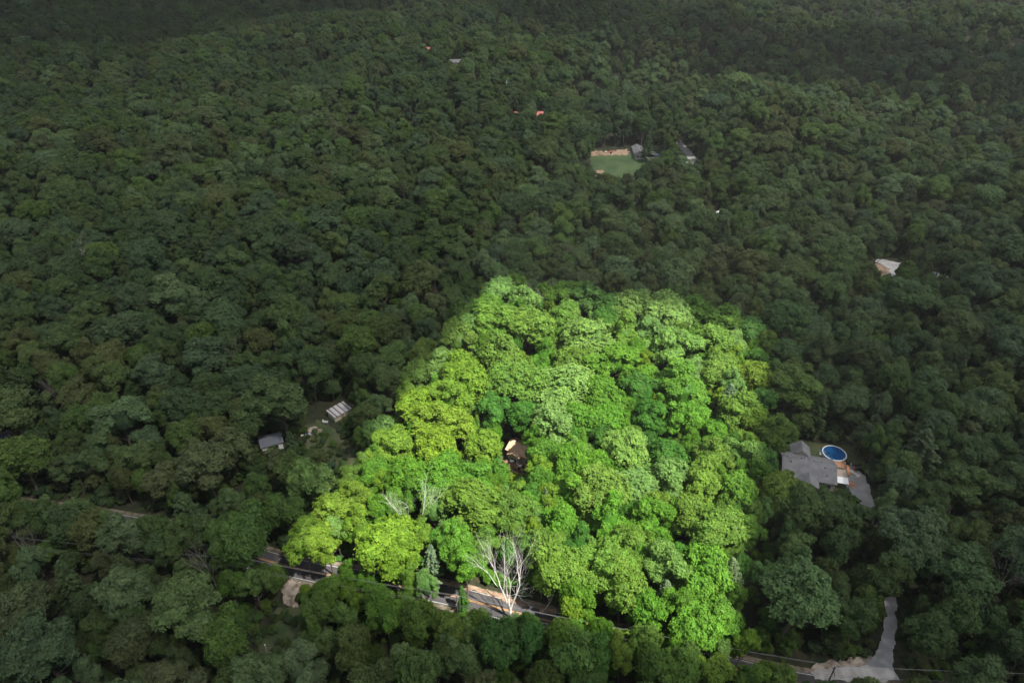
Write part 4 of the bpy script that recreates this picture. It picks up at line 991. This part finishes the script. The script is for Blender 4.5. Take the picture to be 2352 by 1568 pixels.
rw = at(1172, 1079); rwl = empty('retaining_wall', (rw.x, rw.y, float(tz(rw.x, rw.y))), R(-36), 'low tan retaining wall below the deck planted with shrubs', 'wall')
for k in range(10): MB().box((-3.6 + k * 0.8, 0, 0.2), (0.77, 0.6, 0.5)).build('block', M['tanroof'], rwl)
MB().box((0.0, 0.75, 0.08), (8.0, 1.0, 0.3)).build('planting_bed', M['paledirt'], rwl)
def low_shrub(pos, s, code, label, group):
    r = empty('shrub', pos, rnd.uniform(0, 6), label, 'shrub', group); r.scale = (s, s, s)
    sm = SHRUB; c = bpy.data.objects.new('foliage', sm); COL.objects.link(c); c.parent = r; c['tint'] = list(TINT[code]); return r
SHRUB = crown_mesh('foliage', 500, R0=1.0, cz=0.75, rz=0.9, nl=9, tufts=14, per=4, leaf=0.2, lobe=(0.4, 0.55), low=-0.3)
OR2 = ['first', 'second', 'third', 'fourth', 'fifth', 'sixth', 'seventh', 'eighth']
for k in range(8):
    c_, s_ = math.cos(R(-36)), math.sin(R(-36)); x = -3.2 + k * 0.9; y = 0.75
    low_shrub((rw.x + c_ * x - s_ * y, rw.y + s_ * x + c_ * y, rwl.location.z + 0.15), 0.42, 'D', f'small round shrub below the deck, {OR2[k]} of eight counted from the left', 'shrubs along the retaining wall')
drape('lot_grass', [(1140, 1050), (1200, 1010), (1225, 1045), (1195, 1100), (1150, 1095)], M['brush'], LIFT - 0.05, 0.6, 0.6)
drape('dirt_patch', [(1330, 733), (1352, 733), (1352, 741), (1330, 741)], M['dirt'], LIFT, 0.6, 0.3)

# ---------------------------------------------------------------- shed, cabin and junk on the left
sa = at(750, 944, 2.4); sb = at(787, 923.5, 2.4); sx_ = Vector((sb.x - sa.x, sb.y - sa.y, 0)); sl_ = sx_.length; sg = math.atan2(sx_.y, sx_.x)
sh = empty('shed', (sa.x, sa.y, float(tz(sa.x, sa.y))), sg, 'old shed with a rust-striped white metal roof at the edge of the overgrown clearing', 'shed'); print('shed', sl_)
MB().prism([(0.2, -4.0, 0 - .5), (sl_, -4.0, -.5), (sl_, -0.2, -.5), (0.2, -0.2, -.5)], (0, 0, 2.5)).build('wall', M['cream'], sh)
for k in range(12):
    w_ = sl_ / 12 * 1.05; x = (k + 0.5) * w_; mt = M['metal'] if k % 3 != 1 else M['rust']; lift = 0.0 if k % 3 != 1 else -0.04
    MB().box((x, -2.1, 2.35 + lift), (w_ * 0.96, 4.7, 0.05), rx=0.09).build('roof_sheet', mt, sh, )
for k in range(4): MB().box((0.1 + k * sl_ / 3.1, -4.15, 0.9), (0.14, 0.14, 2.3)).build('post', M['cream'], sh)
MB().box((sl_ / 2, -4.06, 1.0), (1.1, 0.1, 1.8)).build('door', M['oldwood'], sh)
def junk(name, px, py, parts, label, cat):
    r = thing_at(name, px, py, rnd.uniform(0, 3), label, cat)
    for nm, c, d, m in parts: MB().box(c, d, rnd.uniform(-.2, .2)).build(nm, M[m], r)
junk('scrap_cart', 748, 972, [('tray', (0, 0, .6), (1.6, .9, .4), 'metal'), ('handle', (.9, 0, .9), (.1, .8, .6), 'cream'), ('wheel', (-.6, .5, .25), (.5, .1, .5), 'black'), ('wheel', (-.6, -.5, .25), (.5, .1, .5), 'black')], 'rusty pale cart beside the striped shed', 'cart')
junk('washing_tub', 707, 1000, [('tub', (0, 0, .35), (1.1, .8, .7), 'white'), ('lid', (.1, 0, .74), (1.0, .7, .08), 'blue')], 'white tub with a blue lid in the overgrown clearing', 'tub')
junk('toy_car', 701, 996, [('body', (0, 0, .35), (1.0, .5, .35), 'pink'), ('seat', (0, 0, .6), (.4, .4, .2), 'black'), ('wheel', (.35, .28, .16), (.3, .08, .3), 'black'), ('wheel', (-.35, -.28, .16), (.3, .08, .3), 'black')], 'pink toy car lying above the white tub', 'toy car')
junk('storage_crate', 695, 1003, [('box', (0, 0, .3), (.6, .6, .6), 'cream'), ('lid', (0, 0, .63), (.7, .7, .07), 'cream')], 'small cream crate left of the white tub', 'crate')
junk('storage_crate', 699, 985, [('box', (0, 0, .3), (.8, .6, .5), 'cream'), ('lid', (0, 0, .58), (.86, .66, .07), 'oldwood')], 'cream crate farthest up the overgrown clearing', 'crate')
drape('overgrown_clearing', [(690, 978), (740, 965), (775, 985), (790, 1030), (860, 1085), (830, 1112), (740, 1050), (690, 1012)], M['brush'], LIFT - 0.04, 0.6, 0.9)
drape('trampled_soil', [(700, 985), (730, 978), (738, 992), (712, 1002)], M['paledirt'], LIFT, 0.5, 0.5)
cb = at(622, 1010, 2.6); cabn = empty('cabin', (cb.x, cb.y, float(tz(cb.x, cb.y))), R(25), 'white-walled cabin with a slate-blue roof half hidden by trees', 'cabin')
gable(cabn, -3, 3, -2.2, 2.6, -.5, 2.5, 3.6, M['white'], M['blueroof']); win(cabn, 1.2, -2.24, 1.4, .9, .9, 's'); MB().box((-1, -2.24, .95), (.9, .08, 1.9)).build('door', M['oldwood'], cabn)
lh = at(6, 996, 4.6); lho = empty('house', (lh.x, lh.y, float(tz(lh.x, lh.y))), R(38), 'house with a dark grey roof and skylight cut by the left edge', 'house')
gable(lho, -10, 3.2, -4, 4, -.5, 2.9, 4.8, M['grey'], M['darkroof']); win(lho, 0, -4.05, 1.5, 1.2, 1.1, 's')
sk = MB().box((1.0, -2.0, 4.05), (1.3, 1.8, 0.12), rx=0.44).build('skylight', M['white'], lho); MB().box((1.0, -2.03, 4.12), (1.0, 1.5, 0.08), rx=0.44).build('pane', M['glass'], sk)

# ---------------------------------------------------------------- the clearing on the far hill
drape('lawn', [(1352, 356), (1400, 350), (1445, 352), (1482, 366), (1520, 366), (1500, 385), (1460, 420), (1390, 420), (1360, 385)], M['grass'], LIFT, 1.5, 0.8)
drape('bare_soil', [(1352, 346), (1395, 349), (1440, 343), (1447, 352), (1440, 357), (1400, 357), (1362, 359)], M['dirt'], LIFT + 0.05, 1.0, 0.9)
drape('dirt_patch', [(1370, 393), (1386, 390), (1388, 400), (1376, 408), (1368, 404)], M['dirt'], LIFT + 0.1, 0.9, 0.8)
drape('gravel_pad', [(1480, 350), (1505, 349), (1514, 357), (1506, 366), (1484, 364)], M['gravel'], LIFT + 0.05, 0.9, 0.6)
drape('yard_grass', [(1470, 336), (1520, 334), (1530, 352), (1500, 350), (1470, 345)], M['grass'], LIFT, 1.2, 0.6)
drape('far_road', [(1550, 320), (1562, 322), (1602, 366), (1612, 384), (1592, 378), (1556, 336)], M['gravel2'], LIFT, 0.8, 0.3)
drape('verge', [(1545, 345), (1562, 343), (1592, 378), (1570, 384)], M['grass'], LIFT - 0.04, 0.9, 0.5)
ma = at(1457.5, 366.5); mb_ = at(1479.8, 366); ml = at(1445.5, 351); e1 = Vector((mb_.x - ma.x, mb_.y - ma.y, 0)); We = e1.length; ma_ang = math.atan2(e1.y, e1.x); print('mobile home width', We)
mh = empty('mobile_home', (ma.x, ma.y, float(tz(ma.x, ma.y))), ma_ang, 'grey-roofed mobile home with dark shutters standing on the small lawn', 'mobile home')
gable(mh, 0, We, 0, 15, -1.0, 2.9, 4.3, M['grey'], M['roof'], 'y', over=0.3)
win(mh, We * .27, -0.05, 1.8, 0.9, 1.1, 's', True); win(mh, We * .75, -0.05, 1.8, 0.9, 1.1, 's', True)
for k in range(4): win(mh, -0.05, 2.2 + 3.4 * k, 1.8, 0.9, 1.0, 'w')
MB().box((We / 2, -0.06, 0.2), (We, 0.06, 0.5)).build('skirting', M['cream'], mh); MB().box((We + .04, 6, 1.2), (0.08, 1.0, 2.0)).build('door', M['white'], mh)
def car(px, py, rz, mat, label, grp=None):
    r = thing_at('parked_car', px, py, rz, label, 'car', group=grp)
    prof = [(-2.2, .35), (-2.2, .85), (-1.9, .95), (1.2, .95), (2.1, .8), (2.2, .35)]
    MB().prism([(x, -.88, z) for x, z in prof], (0, 1.76, 0)).build('body', mat, r)
    cab = [(-1.9, .95), (-1.5, 1.45), (.3, 1.45), (1.1, .95)]
    MB().prism([(x, -.78, z) for x, z in cab], (0, 1.56, 0)).build('glasshouse', M['glass'], r); MB().box((-.6, 0, 1.47), (1.7, 1.4, .05)).build('roof', mat, r)
    for x in (-1.35, 1.35):
        for s in (-1, 1): w2 = MB().tube([(x, s * .74, .33), (x, s * .92, .33)], .33, 12).build('wheel', M['black'], r); MB().tube([(x, s * .9, .33), (x, s * .935, .33)], .18, 8).build('rim', M['metal'], w2)
    for s in (-1, 1): MB().box((2.17, s * .6, .7), (.08, .3, .15)).build('headlight', M['white'], r)
car(1497, 361, 0.4, M['black'], 'black car parked on the pale gravel beside the mobile home', 'cars by the mobile home'); car(1489, 359, 0.2, M['dark'], 'dark red car tucked between the spruce and the gravel pad', 'cars by the mobile home')
car(1572, 375, -0.6, M['white'], 'white car on the grass verge beside the far road')
car(1511, 362, 1.2, M['blue'], 'blue car at the right edge of the pale gravel pad', 'cars by the mobile home')
junk('kayak_rack', 1404, 352, [('rack', (0, 0, .5), (2.4, .8, .8), 'dark'), ('hull', (0, 0, 1.05), (3.4, .7, .35), 'red')], 'red boat on a low dark rack along the bare soil strip', 'boat rack')
junk('brush_pile', 1380, 354, [('log', (0, 0, .4), (2.6, .6, .6), 'oldwood'), ('log', (.3, .5, .4), (2.2, .5, .6), 'rust'), ('log', (.1, .2, .9), (2.4, .5, .4), 'oldwood')], 'brown log pile at the left of the bare soil strip', 'log pile')
junk('equipment_cart', 1391, 351, [('tray', (0, 0, .6), (1.8, .9, .4), 'cream'), ('wheel', (.5, .5, .3), (.6, .1, .6), 'black'), ('wheel', (-.5, -.5, .3), (.6, .1, .6), 'black')], 'pale yellow cart on the dark soil strip', 'cart')
# the gravel road on the slope
drape('slope_road', [(2008, 594), (2030, 596), (2078, 607), (2130, 620), (2180, 634), (2178, 646), (2135, 638), (2070, 622), (2050, 640), (2030, 640), (2044, 618), (2012, 603)], M['gravel'], LIFT, 0.7, 0.3)
drape('bare_soil', [(1990, 606), (2012, 605), (2043, 616), (2040, 636), (2000, 634)], M['dirt'], LIFT - 0.03, 0.7, 0.5)
drape('bare_soil', [(1905, 612), (1940, 616), (1938, 630), (1906, 628)], M['dirt'], LIFT - 0.03, 0.7, 0.5)
# far roofs between the crowns
def far_house(px, py, rz, L, W, mat, label, h=4.6):
    p = at(px, py, h); r = empty('house', (p.x, p.y, float(tz(p.x, p.y))), rz, label, 'house', 'houses far off in the woods')
    gable(r, -L / 2, L / 2, -W / 2, W / 2, -2, h - 1.6, h, M['stone'], mat); win(r, -L / 4, -W / 2 - .04, h - 2.6, 1.2, 1, 's'); win(r, L / 4, -W / 2 - .04, h - 2.6, 1.2, 1, 's'); MB().box((0, -W / 2 - .04, .5), (1, .08, 2)).build('door', M['white'], r)
far_house(1215, 257, 0.05, 20, 9, M['redroof'], 'coral-red roofed house far off, its roof broken up by crowns', 8)
far_house(1047, 137, 0.15, 11, 8, M['roof'], 'grey gabled roof far up the hill left of centre', 7)
far_house(980, 109, 0, 6, 5, M['redroof'], 'tiny orange-red roof farthest up the hill', 8)
far_house(1652, 484, 0.6, 5, 4, M['white'], 'small white roof alone among the crowns below the far lawn', 6)
p = at(846, 1407, 1.0); r = empty('garden_shed', (p.x, p.y, float(tz(p.x, p.y))), 0.4, 'little grey-white box showing between trees left of the crossarm pole', 'shed'); MB().box((0, 0, .6), (1.1, 1.0, 1.4)).build('wall', M['white'], r); MB().prism([(-.7, -.6, 1.3), (.7, -.6, 1.3), (0, -.6, 1.8)], (0, 1.2, 0)).build('roof', M['roof'], r)
p = at(1164, 252); r = empty('utility_pole', (p.x, p.y, float(tz(p.x, p.y))), 0, 'lone grey pole left of the coral-red roofs', 'utility pole'); MB().tube([(0, 0, -1), (0, 0, 21)], .25, 6).build('pole', M['metal'], r); MB().box((0, 0, 19.6), (2.4, .2, .2)).build('crossarm', M['metal'], r)
